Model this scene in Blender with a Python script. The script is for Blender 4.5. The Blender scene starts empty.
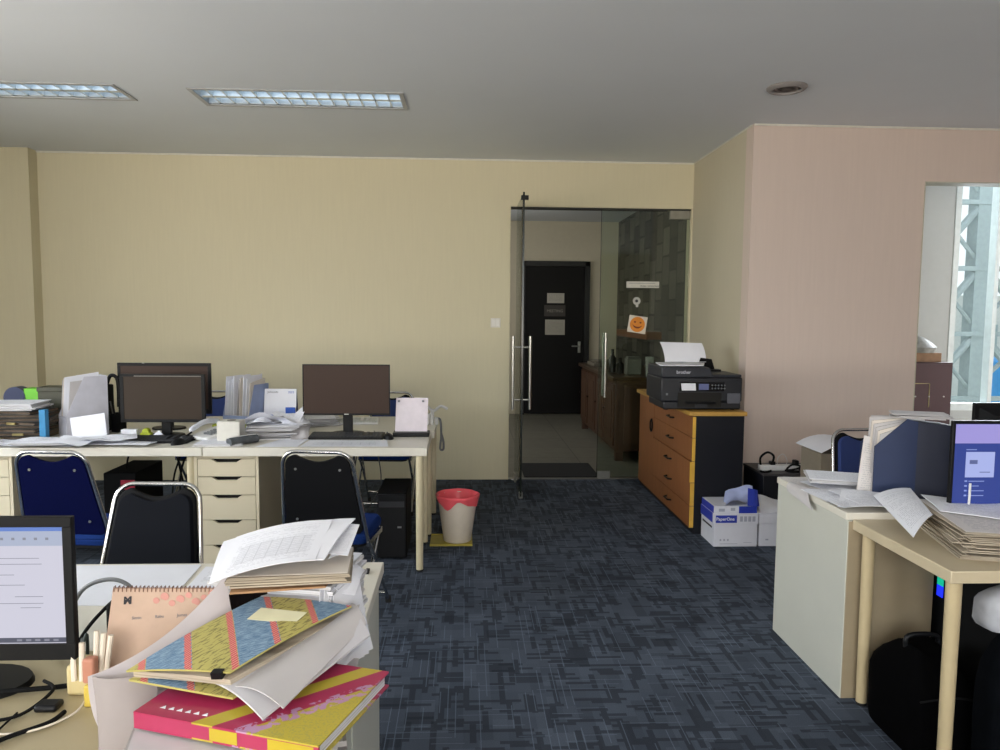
import bpy, math, random
from mathutils import Vector, Matrix, Euler
random.seed(11)
PI = math.pi
SC = bpy.context.scene
COL = SC.collection

# ------------------------------------------------------------------ mesh builder
class MB:
    def __init__(s): s.v = []; s.f = []; s.m = []; s.uv = {}
    def add(s, vs, fs, mi=0, uvs=None):
        b = len(s.v); s.v += [Vector(v) for v in vs]
        for k, f in enumerate(fs):
            if uvs: s.uv[len(s.f)] = uvs[k]
            s.f.append([b+i for i in f]); s.m.append(mi)
        return s
    def box(s, x0, x1, y0, y1, z0, z1, mi=0, M=None):
        vs = [Vector((x, y, z)) for z in (z0, z1) for y in (y0, y1) for x in (x0, x1)]
        if M is not None: vs = [M @ v for v in vs]
        return s.add(vs, [(0,2,3,1), (4,5,7,6), (0,1,5,4), (2,6,7,3), (0,4,6,2), (1,3,7,5)], mi)
    def cyl(s, p0, p1, r0, r1=None, n=14, mi=0, cap=True):
        p0 = Vector(p0); p1 = Vector(p1); r1 = r0 if r1 is None else r1
        q = (p1-p0).to_track_quat('Z', 'Y').to_matrix()
        a = q @ Vector((1,0,0)); b = q @ Vector((0,1,0)); vs = []
        for p, r in ((p0, r0), (p1, r1)):
            for k in range(n):
                t = 2*PI*k/n; vs.append(p + a*math.cos(t)*r + b*math.sin(t)*r)
        fs = [(k, (k+1) % n, n+(k+1) % n, n+k) for k in range(n)]
        if cap: fs += [tuple(reversed(range(n))), tuple(range(n, 2*n))]
        return s.add(vs, fs, mi)
    def tube(s, path, r, n=8, mi=0, smooth=0):
        P = [Vector(p) for p in path]
        if smooth:
            Q = []
            for i in range(len(P)-1):
                a = P[max(i-1, 0)]; b = P[i]; c = P[i+1]; d = P[min(i+2, len(P)-1)]
                for k in range(smooth):
                    t = k/smooth
                    Q.append(.5*((2*b)+(c-a)*t+(2*a-5*b+4*c-d)*t*t+(3*b-a-3*c+d)*t**3))
            Q.append(P[-1]); P = Q
        vs = []; up = None
        for i, p in enumerate(P):
            t = (P[min(i+1, len(P)-1)] - P[max(i-1, 0)])
            t = t.normalized() if t.length > 1e-9 else Vector((0,0,1))
            if up is None:
                up = Vector((0,0,1)) if abs(t.z) < .9 else Vector((1,0,0))
            a = t.cross(up).normalized(); up = a.cross(t).normalized()
            for k in range(n):
                w = 2*PI*k/n; vs.append(p + a*math.cos(w)*r + up*math.sin(w)*r)
        fs = []
        for i in range(len(P)-1):
            for k in range(n):
                fs.append((i*n+k, i*n+(k+1) % n, (i+1)*n+(k+1) % n, (i+1)*n+k))
        fs += [tuple(reversed(range(n))), tuple(range((len(P)-1)*n, len(P)*n))]
        return s.add(vs, fs, mi)
    def prism(s, poly, f0, f1, mi=0):
        """poly 2D; f0, f1 map (a,b) to 3D on the two faces"""
        n = len(poly)
        vs = [f0(*p) for p in poly] + [f1(*p) for p in poly]
        return s.add(vs, [tuple(reversed(range(n))), tuple(range(n, 2*n))] + [(k, (k+1) % n, n+(k+1) % n, n+k) for k in range(n)], mi)
    def lathe(s, prof, c=(0,0,0), n=24, mi=0):
        vs = []; c = Vector(c)
        for r, z in prof:
            for k in range(n):
                t = 2*PI*k/n; vs.append(c + Vector((r*math.cos(t), r*math.sin(t), z)))
        fs = []
        for i in range(len(prof)-1):
            for k in range(n): fs.append((i*n+k, i*n+(k+1) % n, (i+1)*n+(k+1) % n, (i+1)*n+k))
        return s.add(vs, fs, mi)
    def patch(s, A, B, C_, D, nu=8, nv=8, bu=(0,0,0), bv=(0,0,0), t=.0012, noise=0, mi=0, mu=None, fn=None):
        """sheet between corners A(0,0) B(1,0) C(1,1) D(0,1); bu bows along u, bv along v"""
        A, B, C_, D, bu, bv = map(Vector, (A, B, C_, D, bu, bv))
        G = []
        for j in range(nv+1):
            v = j/nv
            for i in range(nu+1):
                u = i/nu
                p = (A*(1-u)+B*u)*(1-v) + (D*(1-u)+C_*u)*v + bu*4*u*(1-u) + bv*4*v*(1-v)
                if fn: p = p + Vector(fn(u, v))
                if noise: p = p + Vector((0,0,1))*noise*(math.sin(7*u+3*v+A.x*40)+math.sin(5*v-4*u+A.y*30))*.5
                G.append(p)
        nrm = (B-A).cross(D-A).normalized()
        vs = [p + nrm*t*.5 for p in G] + [p - nrm*t*.5 for p in G]; N = len(G); w = nu+1
        fs = []; uvs = []
        for j in range(nv):
            for i in range(nu):
                a, b, c, d = j*w+i, j*w+i+1, (j+1)*w+i+1, (j+1)*w+i
                U = [(i/nu, j/nv), ((i+1)/nu, j/nv), ((i+1)/nu, (j+1)/nv), (i/nu, (j+1)/nv)]
                fs.append((a, b, c, d)); uvs.append(U)
                fs.append((N+d, N+c, N+b, N+a)); uvs.append(U[::-1])
        rim = [i for i in range(nu)] ; z4 = [(0,0)]*4
        for i in range(nu):
            fs.append((i+1, i, N+i, N+i+1)); uvs.append(z4)
            k = nv*w+i; fs.append((k, k+1, N+k+1, N+k)); uvs.append(z4)
        for j in range(nv):
            k = j*w; fs.append((k, k+w, N+k+w, N+k)); uvs.append(z4)
            k = j*w+nu; fs.append((k+w, k, N+k, N+k+w)); uvs.append(z4)
        return s.add(vs, fs, mi, uvs)
    def out(s, name, mats, parent=None, bevel=0, origin=None, rot=None, world=True, angle=38):
        me = bpy.data.meshes.new(name)
        off = Vector((0,0,0))
        if parent is not None and world: off = PL.get(parent.name, Vector((0,0,0)))
        if origin is not None: off = Vector(origin)
        me.from_pydata([v-off for v in s.v], [], s.f)
        if not isinstance(mats, (list, tuple)): mats = [mats]
        for m in mats: me.materials.append(m)
        for p, mi in zip(me.polygons, s.m): p.material_index = mi; p.use_smooth = True
        if s.uv:
            L = me.uv_layers.new(name='UVMap')
            for fi, U in s.uv.items():
                for li, uv in zip(me.polygons[fi].loop_indices, U): L.data[li].uv = uv
        try: me.set_sharp_from_angle(angle=math.radians(angle))
        except Exception: pass
        me.update()
        o = bpy.data.objects.new(name, me); COL.objects.link(o)
        if parent is not None:
            o.parent = parent
            PL[o.name] = off
        else: o.location = off
        if bevel:
            b = o.modifiers.new('bevel', 'BEVEL'); b.width = bevel; b.segments = 2; b.limit_method = 'ANGLE'; b.angle_limit = math.radians(50)
        return o
PL = {}
def tag(o, label, cat, group=None, kind=None):
    o['label'] = label; o['category'] = cat
    if group: o['group'] = group
    if kind: o['kind'] = kind
    return o
def T(name, label, cat, loc=(0,0,0), rz=0, group=None, local=False):
    o = bpy.data.objects.new(name, None); COL.objects.link(o); o.empty_display_size = .1
    o.location = loc; o.rotation_euler = (0,0,rz); tag(o, label, cat, group)
    PL[o.name] = Vector((0,0,0)) if local else Vector(loc)
    return o
def S(name, mb, m, bevel=0):
    o = mb.out(name, m, bevel=bevel); o['kind'] = 'structure'; return o
def one(name, label, cat, mb, m, origin, group=None, bevel=0, rz=0, world=True):
    if world: o = mb.out(name, m, origin=origin, bevel=bevel)
    else: o = mb.out(name, m, bevel=bevel); o.location = origin
    o.rotation_euler = (0,0,rz); return tag(o, label, cat, group)
def dup(root, loc, rz=0, label=None, scale=None):
    def cp(o, par):
        c = o.copy(); COL.objects.link(c); c.parent = par
        for ch in [k for k in o.children]: cp(ch, c)
        return c
    r = cp(root, None); r.location = loc; r.rotation_euler = (0,0,rz)
    if label: r['label'] = label
    return r
def text(name, body, size, m, parent, loc, rot=(PI/2,0,0), align='CENTER', squeeze=1, bold=0):
    cu = bpy.data.curves.new(name, 'FONT'); cu.body = body; cu.size = size; cu.extrude = .0003
    cu.align_x = align; cu.align_y = 'CENTER'; cu.offset = bold; cu.resolution_u = 3
    t = bpy.data.objects.new(name, cu); COL.objects.link(t)
    dg = bpy.context.evaluated_depsgraph_get()
    me = bpy.data.meshes.new_from_object(t.evaluated_get(dg)); bpy.data.objects.remove(t)
    me.materials.clear(); me.materials.append(m)
    me.transform(Matrix.Diagonal((squeeze, 1, 1, 1)))
    off = PL.get(parent.name, Vector((0,0,0))) if parent else Vector((0,0,0))
    me.transform(Matrix.Translation(Vector(loc)-off) @ Euler(rot).to_matrix().to_4x4())
    o = bpy.data.objects.new(name, me); COL.objects.link(o); o.parent = parent; PL[o.name] = off
    return o

# ------------------------------------------------------------------ materials
def lin(h):
    if isinstance(h, str):
        c = [int(h[i:i+2], 16)/255 for i in (0,2,4)]
    else: c = [x/255 for x in h]
    return tuple((x/12.92 if x <= .04045 else ((x+.055)/1.055)**2.4) for x in c) + (1,)
MC = {}
def mat(name, col='808080', rough=.55, metal=0, var=.06, vscale=18, emit=None, spec=.5, coat=0, bump=0):
    if name in MC: return MC[name]
    m = bpy.data.materials.new(name); m.use_nodes = True; nt = m.node_tree; N = nt.nodes; L = nt.links
    b = N['Principled BSDF']; b.inputs['Roughness'].default_value = rough; b.inputs['Metallic'].default_value = metal
    b.inputs['Specular IOR Level'].default_value = spec; b.inputs['Coat Weight'].default_value = coat
    c = lin(col); b.inputs['Base Color'].default_value = c
    if var:
        tc = N.new('ShaderNodeTexCoord'); no = N.new('ShaderNodeTexNoise'); no.inputs['Scale'].default_value = vscale; no.inputs['Detail'].default_value = 4
        L.new(tc.outputs['Object'], no.inputs['Vector'])
        r = N.new('ShaderNodeMapRange'); r.inputs['From Min'].default_value = .3; r.inputs['From Max'].default_value = .7
        r.inputs['To Min'].default_value = 1-var; r.inputs['To Max'].default_value = 1+var; L.new(no.outputs['Fac'], r.inputs['Value'])
        mx = N.new('ShaderNodeVectorMath'); mx.operation = 'SCALE'; mx.inputs[0].default_value = c[:3]
        L.new(r.outputs['Result'], mx.inputs['Scale']); L.new(mx.outputs['Vector'], b.inputs['Base Color'])
        if bump:
            bp = N.new('ShaderNodeBump'); bp.inputs['Strength'].default_value = bump; bp.inputs['Distance'].default_value = .002
            L.new(no.outputs['Fac'], bp.inputs['Height']); L.new(bp.outputs['Normal'], b.inputs['Normal'])
    if emit is not None:
        b.inputs['Base Color'].default_value = (.015,.015,.018,1)
        b.inputs['Emission Color'].default_value = c; b.inputs['Emission Strength'].default_value = emit
    MC[name] = m; return m
class NT:
    """small node helper"""
    def __init__(s, name, rough=.6):
        s.m = bpy.data.materials.new(name); s.m.use_nodes = True; s.nt = s.m.node_tree
        s.b = s.nt.nodes['Principled BSDF']; s.b.inputs['Roughness'].default_value = rough; MC[name] = s.m
    def n(s, t, **k):
        x = s.nt.nodes.new(t)
        for a, v in k.items(): setattr(x, a, v)
        return x
    def l(s, a, b): s.nt.links.new(a, b)
    def set(s, inp, v):
        if hasattr(v, 'is_output') or isinstance(v, bpy.types.NodeSocket): s.l(v, inp)
        else: inp.default_value = v
    def ma(s, op, a, b=0, c=0):
        x = s.n('ShaderNodeMath', operation=op)
        for i, v in enumerate((a, b, c)): s.set(x.inputs[i], v)
        return x.outputs[0]
    def mix(s, f, a, b):
        x = s.n('ShaderNodeMix', data_type='RGBA'); s.set(x.inputs[0], f); s.set(x.inputs[6], a); s.set(x.inputs[7], b); return x.outputs[2]
    def co(s, which='Object'):
        t = s.n('ShaderNodeTexCoord'); x = s.n('ShaderNodeSeparateXYZ'); s.l(t.outputs[which], x.inputs[0]); return x.outputs[0], x.outputs[1], x.outputs[2], t.outputs[which]
    def comb(s, a, b, c=0):
        x = s.n('ShaderNodeCombineXYZ')
        for i, v in enumerate((a, b, c)): s.set(x.inputs[i], v)
        return x.outputs[0]
    def wn(s, v):
        x = s.n('ShaderNodeTexWhiteNoise', noise_dimensions='3D'); s.l(v, x.inputs['Vector']); return x.outputs['Value']
    def noise(s, v, scale, detail=4):
        x = s.n('ShaderNodeTexNoise'); s.l(v, x.inputs['Vector']); x.inputs['Scale'].default_value = scale; x.inputs['Detail'].default_value = detail; return x.outputs['Fac']
    def band(s, v, a, b):
        return s.ma('MULTIPLY', s.ma('GREATER_THAN', v, a), s.ma('LESS_THAN', v, b))
    def col(s, c): s.l(c, s.b.inputs['Base Color'])

def carpet():
    t = NT('carpet_loop', .95); x, y, z, v = t.co()
    def seg(a, b, w, ln, seed):
        ca = t.ma('FLOOR', t.ma('DIVIDE', a, w)); r = t.wn(t.comb(ca, seed, 0))
        cb = t.ma('FLOOR', t.ma('ADD', t.ma('DIVIDE', b, ln), t.ma('MULTIPLY', r, 7)))
        return t.wn(t.comb(ca, cb, seed+3))
    # short dark dashes running both ways, mid tone blocks, sparse pale threads
    hd = t.ma('GREATER_THAN', seg(y, x, .019, .105, 5.), .80)
    vd = t.ma('GREATER_THAN', seg(x, y, .024, .13, 1.), .80)
    dk = t.ma('MAXIMUM', hd, vd)
    blk = seg(x, y, .11, .085, 31.)
    tone = t.ma('MULTIPLY', t.ma('ADD', seg(x, y, .055, .19, 8.), blk), .5)
    base = t.mix(tone, lin((58,65,77)), lin((82,91,105)))
    base = t.mix(t.ma('MULTIPLY', dk, .75), base, lin((42,48,58)))
    base = t.mix(t.ma('MULTIPLY', t.ma('GREATER_THAN', blk, .93), .7), base, lin((38,44,54)))
    fx = t.ma('FRACT', t.ma('DIVIDE', x, .031)); fy = t.ma('FRACT', t.ma('DIVIDE', y, .037))
    lv = t.ma('MULTIPLY', t.ma('LESS_THAN', fx, .12), t.ma('GREATER_THAN', seg(x, y, .031, .16, 21.), .72))
    lh = t.ma('MULTIPLY', t.ma('LESS_THAN', fy, .10), t.ma('GREATER_THAN', seg(y, x, .037, .12, 25.), .72))
    base = t.mix(t.ma('MULTIPLY', t.ma('MAXIMUM', lv, lh), .5), base, lin((104,116,134)))
    g = t.noise(v, 330, 2); g2 = t.noise(v, 2.2, 2)
    sc = t.n('ShaderNodeVectorMath', operation='SCALE'); t.l(base, sc.inputs[0])
    t.l(t.ma('MULTIPLY', t.ma('ADD', .45, t.ma('MULTIPLY', g, 1.1)), t.ma('ADD', .85, t.ma('MULTIPLY', g2, .3))), sc.inputs['Scale'])
    t.col(sc.outputs[0])
    t.b.inputs['Specular IOR Level'].default_value = .2
    return t.m
def wallpaper(name, c):
    t = NT(name, .7); x, y, z, v = t.co()
    mp = t.n('ShaderNodeMapping'); mp.inputs['Scale'].default_value = (60, 60, 3); t.l(v, mp.inputs[0])
    f = t.noise(mp.outputs[0], 1.0, 3); g = t.noise(v, .9, 2)
    k = t.ma('ADD', .93, t.ma('ADD', t.ma('MULTIPLY', f, .08), t.ma('MULTIPLY', g, .06)))
    sc = t.n('ShaderNodeVectorMath', operation='SCALE'); sc.inputs[0].default_value = lin(c)[:3]; t.l(k, sc.inputs['Scale']); t.col(sc.outputs[0])
    return t.m
def tiles(name, c1, c2, w, h, mort, gap=.006, rough=.4, swap=False, bias=0):
    t = NT(name, rough); x, y, z, v = t.co()
    br = t.n('ShaderNodeTexBrick'); br.inputs['Scale'].default_value = 1; br.inputs['Brick Width'].default_value = w; br.inputs['Row Height'].default_value = h
    br.inputs['Mortar Size'].default_value = gap; br.inputs['Color1'].default_value = lin(c1); br.inputs['Color2'].default_value = lin(c2); br.inputs['Mortar'].default_value = lin(mort)
    br.offset = .5 if swap else 0
    t.l(t.comb(z, y, 0) if swap else t.comb(x, y, 0), br.inputs['Vector'])
    g = t.noise(v, 9, 5)
    sc = t.n('ShaderNodeVectorMath', operation='SCALE'); t.l(br.outputs['Color'], sc.inputs[0]); t.l(t.ma('ADD', .7, t.ma('MULTIPLY', g, .6)), sc.inputs['Scale'])
    t.col(sc.outputs[0]); return t.m
def wood(name, c1, c2, axis='z', rough=.45, scale=1):
    t = NT(name, rough); x, y, z, v = t.co()
    mp = t.n('ShaderNodeMapping'); mp.inputs['Scale'].default_value = {'z': (30,30,2), 'y': (30,2,30), 'x': (2,30,30)}[axis]; t.l(v, mp.inputs[0])
    f = t.noise(mp.outputs[0], scale, 5); t.col(t.mix(f, lin(c1), lin(c2))); return t.m
def printed(name, paper=(230,232,240), ink=(120,124,138), rows=34, form=False):
    t = NT(name, .8); x, y, z, v = t.co('UV')
    r = t.ma('MULTIPLY', y, rows); fr = t.ma('FRACT', r); ro = t.ma('FLOOR', r)
    words = t.noise(t.comb(t.ma('MULTIPLY', x, 26), t.ma('MULTIPLY', ro, 3.7), 0), 1.0, 1)
    ln = t.ma('MULTIPLY', t.ma('GREATER_THAN', words, .47), t.band(fr, .35, .7))
    ln = t.ma('MULTIPLY', ln, t.ma('MULTIPLY', t.band(x, .1, .9), t.band(y, .08, .9)))
    ln = t.ma('MULTIPLY', ln, t.ma('GREATER_THAN', t.wn(t.comb(ro, 3.1, 0)), .25))
    if form:
        bx = t.ma('MULTIPLY', t.band(x, .14, .86), t.band(y, .2, .62))
        gx = t.ma('LESS_THAN', t.ma('FRACT', t.ma('MULTIPLY', x, 9)), .1); gy = t.ma('LESS_THAN', t.ma('FRACT', t.ma('MULTIPLY', y, 22)), .18)
        ln = t.ma('MAXIMUM', t.ma('MULTIPLY', ln, .8), t.ma('MULTIPLY', bx, t.ma('MAXIMUM', .25, t.ma('MAXIMUM', gx, gy))))
    t.col(t.mix(t.ma('MULTIPLY', ln, .38), lin(paper), lin(ink))); return t.m
def paper_edges(name, c1=(225,226,232), c2=(150,146,140), sc=(3,3,420)):
    t = NT(name, .85); x, y, z, v = t.co()
    mp = t.n('ShaderNodeMapping'); mp.inputs['Scale'].default_value = sc; t.l(v, mp.inputs[0])
    f = t.noise(mp.outputs[0], 1, 3); t.col(t.mix(t.ma('MULTIPLY', t.ma('SUBTRACT', f, .35), 2.2), lin(c1), lin(c2))); return t.m
def glass(name, tint, rough=0.0, ior=1.5):
    m = bpy.data.materials.new(name); m.use_nodes = True; nt = m.node_tree; nt.nodes.clear()
    o = nt.nodes.new('ShaderNodeOutputMaterial'); tr = nt.nodes.new('ShaderNodeBsdfTransparent'); tr.inputs[0].default_value = lin(tint)
    gl = nt.nodes.new('ShaderNodeBsdfGlossy'); gl.inputs['Roughness'].default_value = rough
    fr = nt.nodes.new('ShaderNodeFresnel'); fr.inputs[0].default_value = ior; mx = nt.nodes.new('ShaderNodeMixShader')
    nt.links.new(fr.outputs[0], mx.inputs[0]); nt.links.new(tr.outputs[0], mx.inputs[1]); nt.links.new(gl.outputs[0], mx.inputs[2]); nt.links.new(mx.outputs[0], o.inputs[0])
    MC[name] = m; return m

M_CARPET = carpet()
M_WALLB = wallpaper('cream_wallpaper', (211,203,174))
M_WALLR = wallpaper('pink_beige_wallpaper', (212,196,186))
M_WHITEWALL = mat('white_wall_paint', 'c8c8c0', .7, var=.02, vscale=3)
M_CEIL = mat('ceiling_paint', 'dadfe4', .8, var=.015, vscale=1.5)
M_TRIM = mat('trim_white', 'd8d6cc', .5)
M_DESK = mat('desk_laminate', 'dcd8cc', .35, var=.02, vscale=6)
M_LEG = mat('leg_cream', 'd0c5a6', .35, var=.02)
M_ALEX = mat('drawer_cream', 'cec4aa', .4, var=.02, vscale=5)
M_PANEL = mat('side_panel_white', 'c6c7bd', .4, var=.02, vscale=5)
M_DARKGAP = mat('dark_recess', '15130f', .8)
M_BLACK = mat('black_plastic', '0d0e11', .45, var=.1, spec=.25)
M_BLACKM = mat('black_matte', '08090b', .8, var=.15, spec=.2)
M_SCREEN = mat('screen_off_reflection', '3a2a22', .5, var=0, spec=.25)  # brown base stands in for the warm room reflected in the dark screen
M_CHROME = mat('chrome', 'c9c9c9', .18, 1, var=0)
M_STEEL = mat('brushed_steel', 'b5b5b0', .3, 1, var=.04)
M_NAVY = mat('navy_fabric', '060b34', .9, spec=.05, var=.12, vscale=200)
M_BLUE = mat('blue_fabric', '142d66', .85, var=.12, vscale=200)
M_DKFAB = mat('black_vinyl', '07080c', .7, var=.12, vscale=120, spec=.2)
M_DKNAVY = mat('dark_navy_fabric', '060a14', .85, var=.12, vscale=200, spec=.2)
M_RUB = mat('rubber', '1a1a1a', .8)
M_PAPER = mat('white_paper', 'e6e8f0', .85, var=.03, vscale=8)
M_PAPW = mat('warm_paper', 'd8d0c6', .85, var=.04, vscale=8)
M_PAPG = mat('grey_paper', 'bdbabb', .85, var=.05, vscale=8)
M_PRN = printed('printed_paper'); M_FORM = printed('form_paper', form=True)
M_PRNW = printed('printed_warm', paper=(214,210,208), rows=26)
M_EDGE = paper_edges('paper_edges'); M_EDGEB = paper_edges('old_paper_edges', (196,184,165), (92,80,64), (4,4,260))
M_OAK = wood('oak_top', 'c29a4e', 'a97f38', 'y'); M_ORANGE = wood('cherry_front', '9f663c', '80502c', 'z')
M_OAKEDGE = mat('oak_edge', 'd3a642', .4)
M_WALNUT = wood('walnut', '573620', '2c1a10', 'z'); M_WALNUTT = wood('walnut_top', '54402f', '2e2119', 'y', .3)
M_CABBLK = mat('cabinet_black', '12141c', .5, var=.05, spec=.3)
M_BLKDOOR = mat('door_black', '0b0a0b', .45, var=.1, vscale=5)
M_YELLOW = mat('yellow_plastic', 'a6983a', .5)
M_RED = mat('red_bag', 'f0606a', .4, var=.05)
M_CREAMP = mat('cream_plastic', 'ddd3c4', .5, var=.03)
M_BOXW = mat('carton_white', 'd6d8e2', .6, var=.02)
M_BOXB = mat('carton_blue', '2337a5', .5, var=.05)
M_MAGW = mat('file_box_white', 'c9cad6', .6)
M_MAGN = mat('file_box_navy', '18294e', .6, var=.04)
M_LIME = mat('lime_plastic', 'a8b52e', .5)
M_KEYS = mat('keycap_black', '23262c', .5)
M_GREYP = mat('grey_plastic', '6d7073', .5)
M_WHITEP = mat('white_plastic', 'd7d7d7', .4)
M_CARD = mat('cardboard', 'a9835f', .8, var=.06)
M_INK = mat('ink_dark', '2c2a30', .7); M_INKG = mat('ink_grey', '7d7f88', .7)

# ------------------------------------------------------------------ world, camera
w = bpy.data.worlds.new('World'); SC.world = w; w.use_nodes = True
nt = w.node_tree; bg = nt.nodes['Background']
tc = nt.nodes.new('ShaderNodeTexCoord'); sp = nt.nodes.new('ShaderNodeSeparateXYZ'); nt.links.new(tc.outputs['Generated'], sp.inputs[0])
cr = nt.nodes.new('ShaderNodeValToRGB'); nt.links.new(sp.outputs[2], cr.inputs[0])
cr.color_ramp.elements[0].position = 0; cr.color_ramp.elements[0].color = (.80,.90,.92,1)
cr.color_ramp.elements[1].position = .6; cr.color_ramp.elements[1].color = (.78,.88,1,1)
nt.links.new(cr.outputs[0], bg.inputs[0]); bg.inputs[1].default_value = 1.1

cd = bpy.data.cameras.new('camera'); cam = bpy.data.objects.new('camera', cd); COL.objects.link(cam); SC.camera = cam
cd.sensor_width = 36; cd.lens = 740*36/1000; cd.clip_start = .05; cd.clip_end = 200
p, yw, rr = [math.radians(a) for a in (4.67, 2.73, 0.498)]
fw = Vector((math.sin(yw)*math.cos(p), math.cos(yw)*math.cos(p), -math.sin(p)))
rt = Vector((math.cos(yw), -math.sin(yw), 0)); up = rt.cross(fw)
r2 = rt*math.cos(rr)+up*math.sin(rr); u2 = -rt*math.sin(rr)+up*math.cos(rr)
Mx = Matrix((r2, u2, -fw)).transposed().to_4x4(); Mx.translation = (0,0,1.52); cam.matrix_world = Mx
SC.view_settings.view_transform = 'Standard'; SC.view_settings.look = 'None'; SC.view_settings.gamma = 1; SC.view_settings.use_curve_mapping = False
SC.view_settings.exposure = 0.0

def area(name, loc, rot, sx, sy, power, col=(1,1,1), spread=PI):
    l = bpy.data.lights.new(name, 'AREA'); l.shape = 'RECTANGLE'; l.size = sx; l.size_y = sy; l.energy = power; l.color = col; l.spread = spread
    o = bpy.data.objects.new(name, l); COL.objects.link(o); o.location = loc; o.rotation_euler = rot; return o

# ------------------------------------------------------------------ room shell
YB = 6.735; H = 2.9; XR = 2.065; YR = 5.345; XW = -4.6; YS = -3.2; XE = 5.4
S('floor', MB().box(XW, XE, YS, YB+.02, -.1, 0), M_CARPET)
S('floor_corridor', MB().box(-.8, 2.5, YB+.02, 11.4, -.1, -.001), tiles('grey_floor_tile', (120,118,108), (112,110,102), .6, .6, (80,78,72)))
S('floor_side_room', MB().box(XR+.14, 6.6, YR+.15, 7.2, -.1, -.001) if False else MB().box(2.7, 6.6, YR+.02, 7.2, -.1, .001), mat('side_floor', '8c8a84', .5))
# ceiling as strips round the recessed light openings
LX = [(-3.48, -2.155), (-1.725, -.40)]; LXY = {0: (4.75, 5.08), 1: (4.79, 5.165)}
cb = MB()
lights = [(-3.48, -2.155, 4.75, 5.08), (-1.725, -.40, 4.79, 5.165), (1.15, 2.48, 2.72, 3.08)]
xs = sorted({XW-.1, XE+1.3} | {a for l in lights for a in l[:2]}); ys = sorted({YS-.1, 7.3} | {a for l in lights for a in l[2:]})
for i in range(len(xs)-1):
    for j in range(len(ys)-1):
        cx, cy = (xs[i]+xs[i+1])/2, (ys[j]+ys[j+1])/2
        if any(l[0] < cx < l[1] and l[2] < cy < l[3] for l in lights): continue
        cb.box(xs[i], xs[i+1], ys[j], ys[j+1], H, H+.16)
S('ceiling', cb, M_CEIL)
S('ceiling_corridor', MB().box(-.8, 2.5, 7.3, 11.45, 2.93, 3.05), M_CEIL)
# back wall with the doorway opening
DX0, DX1, DZ = .405, 2.052, 2.49
S('wall_back', MB().box(XW, DX0, YB, YB+.14, 0, H).box(DX0, XR+.2, YB, YB+.14, DZ, H).box(DX1, XR+.2, YB, YB+.14, 0, DZ), M_WALLB)
S('wall_pilaster', MB().box(XW, -3.72, YB-.13, YB, 0, H), M_WALLB)
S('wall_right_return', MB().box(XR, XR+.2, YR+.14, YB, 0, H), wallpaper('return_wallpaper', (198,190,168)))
OX0, OX1, OZ = 3.347, 4.55, 2.515
S('wall_right', MB().box(XR, OX0, YR, YR+.14, 0, H).box(OX0, OX1, YR, YR+.14, OZ, H).box(OX1, XE+1.2, YR, YR+.14, 0, H), M_WALLR)
S('wall_east', MB().box(XE, XE+.14, YS, YR, 0, H), M_WALLR)
# west wall with windows
wz0, wz1 = .9, 2.35
ww = MB().box(XW-.14, XW, YS, YB+.14, 0, wz0).box(XW-.14, XW, YS, YB+.14, wz1, H)
for a, b in ((YS, -1.6), (.9, 1.3), (3.6, YB+.14)): ww.box(XW-.14, XW, a, b, wz0, wz1)
S('wall_west', ww, M_WALLB)
ws = MB().box(XW, XE, YS-.14, YS, 0, .8).box(XW, XE, YS-.14, YS, 2.4, H)
for a, b in ((XW, -3.9), (-1.0, -.5), (2.4, XE)): ws.box(a, b, YS-.14, YS, .8, 2.4)
S('wall_south', ws, M_WALLB)
def winframe(name, horiz, a0, a1, z0, z1, c, n=3):
    mb = MB(); f = .05
    def B(u0, u1, za, zb):
        if horiz: mb.box(u0, u1, c-.04, c+.02, za, zb)
        else: mb.box(c-.04, c+.02, u0, u1, za, zb)
    B(a0, a1, z0, z0+f); B(a0, a1, z1-f, z1)
    for k in range(n+1):
        u = a0 + (a1-a0-f)*k/n; B(u, u+f, z0+f, z1-f)
    S(name, mb, M_TRIM)
winframe('window_1', True, -3.9, -1.0, .8, 2.4, YS-.07); winframe('window_2', True, -.5, 2.4, .8, 2.4, YS-.07)
winframe('window_3', False, -1.6, .9, wz0, wz1, XW-.07); winframe('window_4', False, 1.3, 3.6, wz0, wz1, XW-.07)
# thin cornice lines where wall meets ceiling
S('trim_1', MB().box(-3.72, XR-.012, YB-.012, YB-.0005, H-.014, H-.001), M_TRIM)
S('trim_2', MB().box(XR, XE, YR-.012, YR-.0005, H-.014, H-.001), M_TRIM)
S('trim_3', MB().box(XR-.010, XR-.0005, YR+.03, YB-.02, H-.010, H-.001), M_TRIM)
# doorway metal head channel and threshold strip
S('trim_4', MB().box(DX0, DX1, YB+.02, YB+.12, DZ-.012, DZ-.0005), mat('dark_channel', '2a2b28', .5))
S('trim_5', MB().box(DX0, DX1, YB+.005, YB+.055, .0005, .006), M_STEEL)
# corridor
S('wall_corridor_end', MB().box(-.8, 2.5, 11.27, 11.4, 0, 2.94), mat('corridor_wall', 'cbc3ae', .7, var=.02))
S('wall_corridor_left', MB().box(-.94, -.8, YB+.14, 11.4, 0, 2.94), M_WHITEWALL)
stone = tiles('dark_stone_tile', (100,96,87), (50,48,43), .34, .30, (20,19,18), .012, .6, swap=True)
S('wall_corridor_right', MB().box(2.32, 2.5, YB+.14, 11.27, 0, 2.94), stone)
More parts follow.
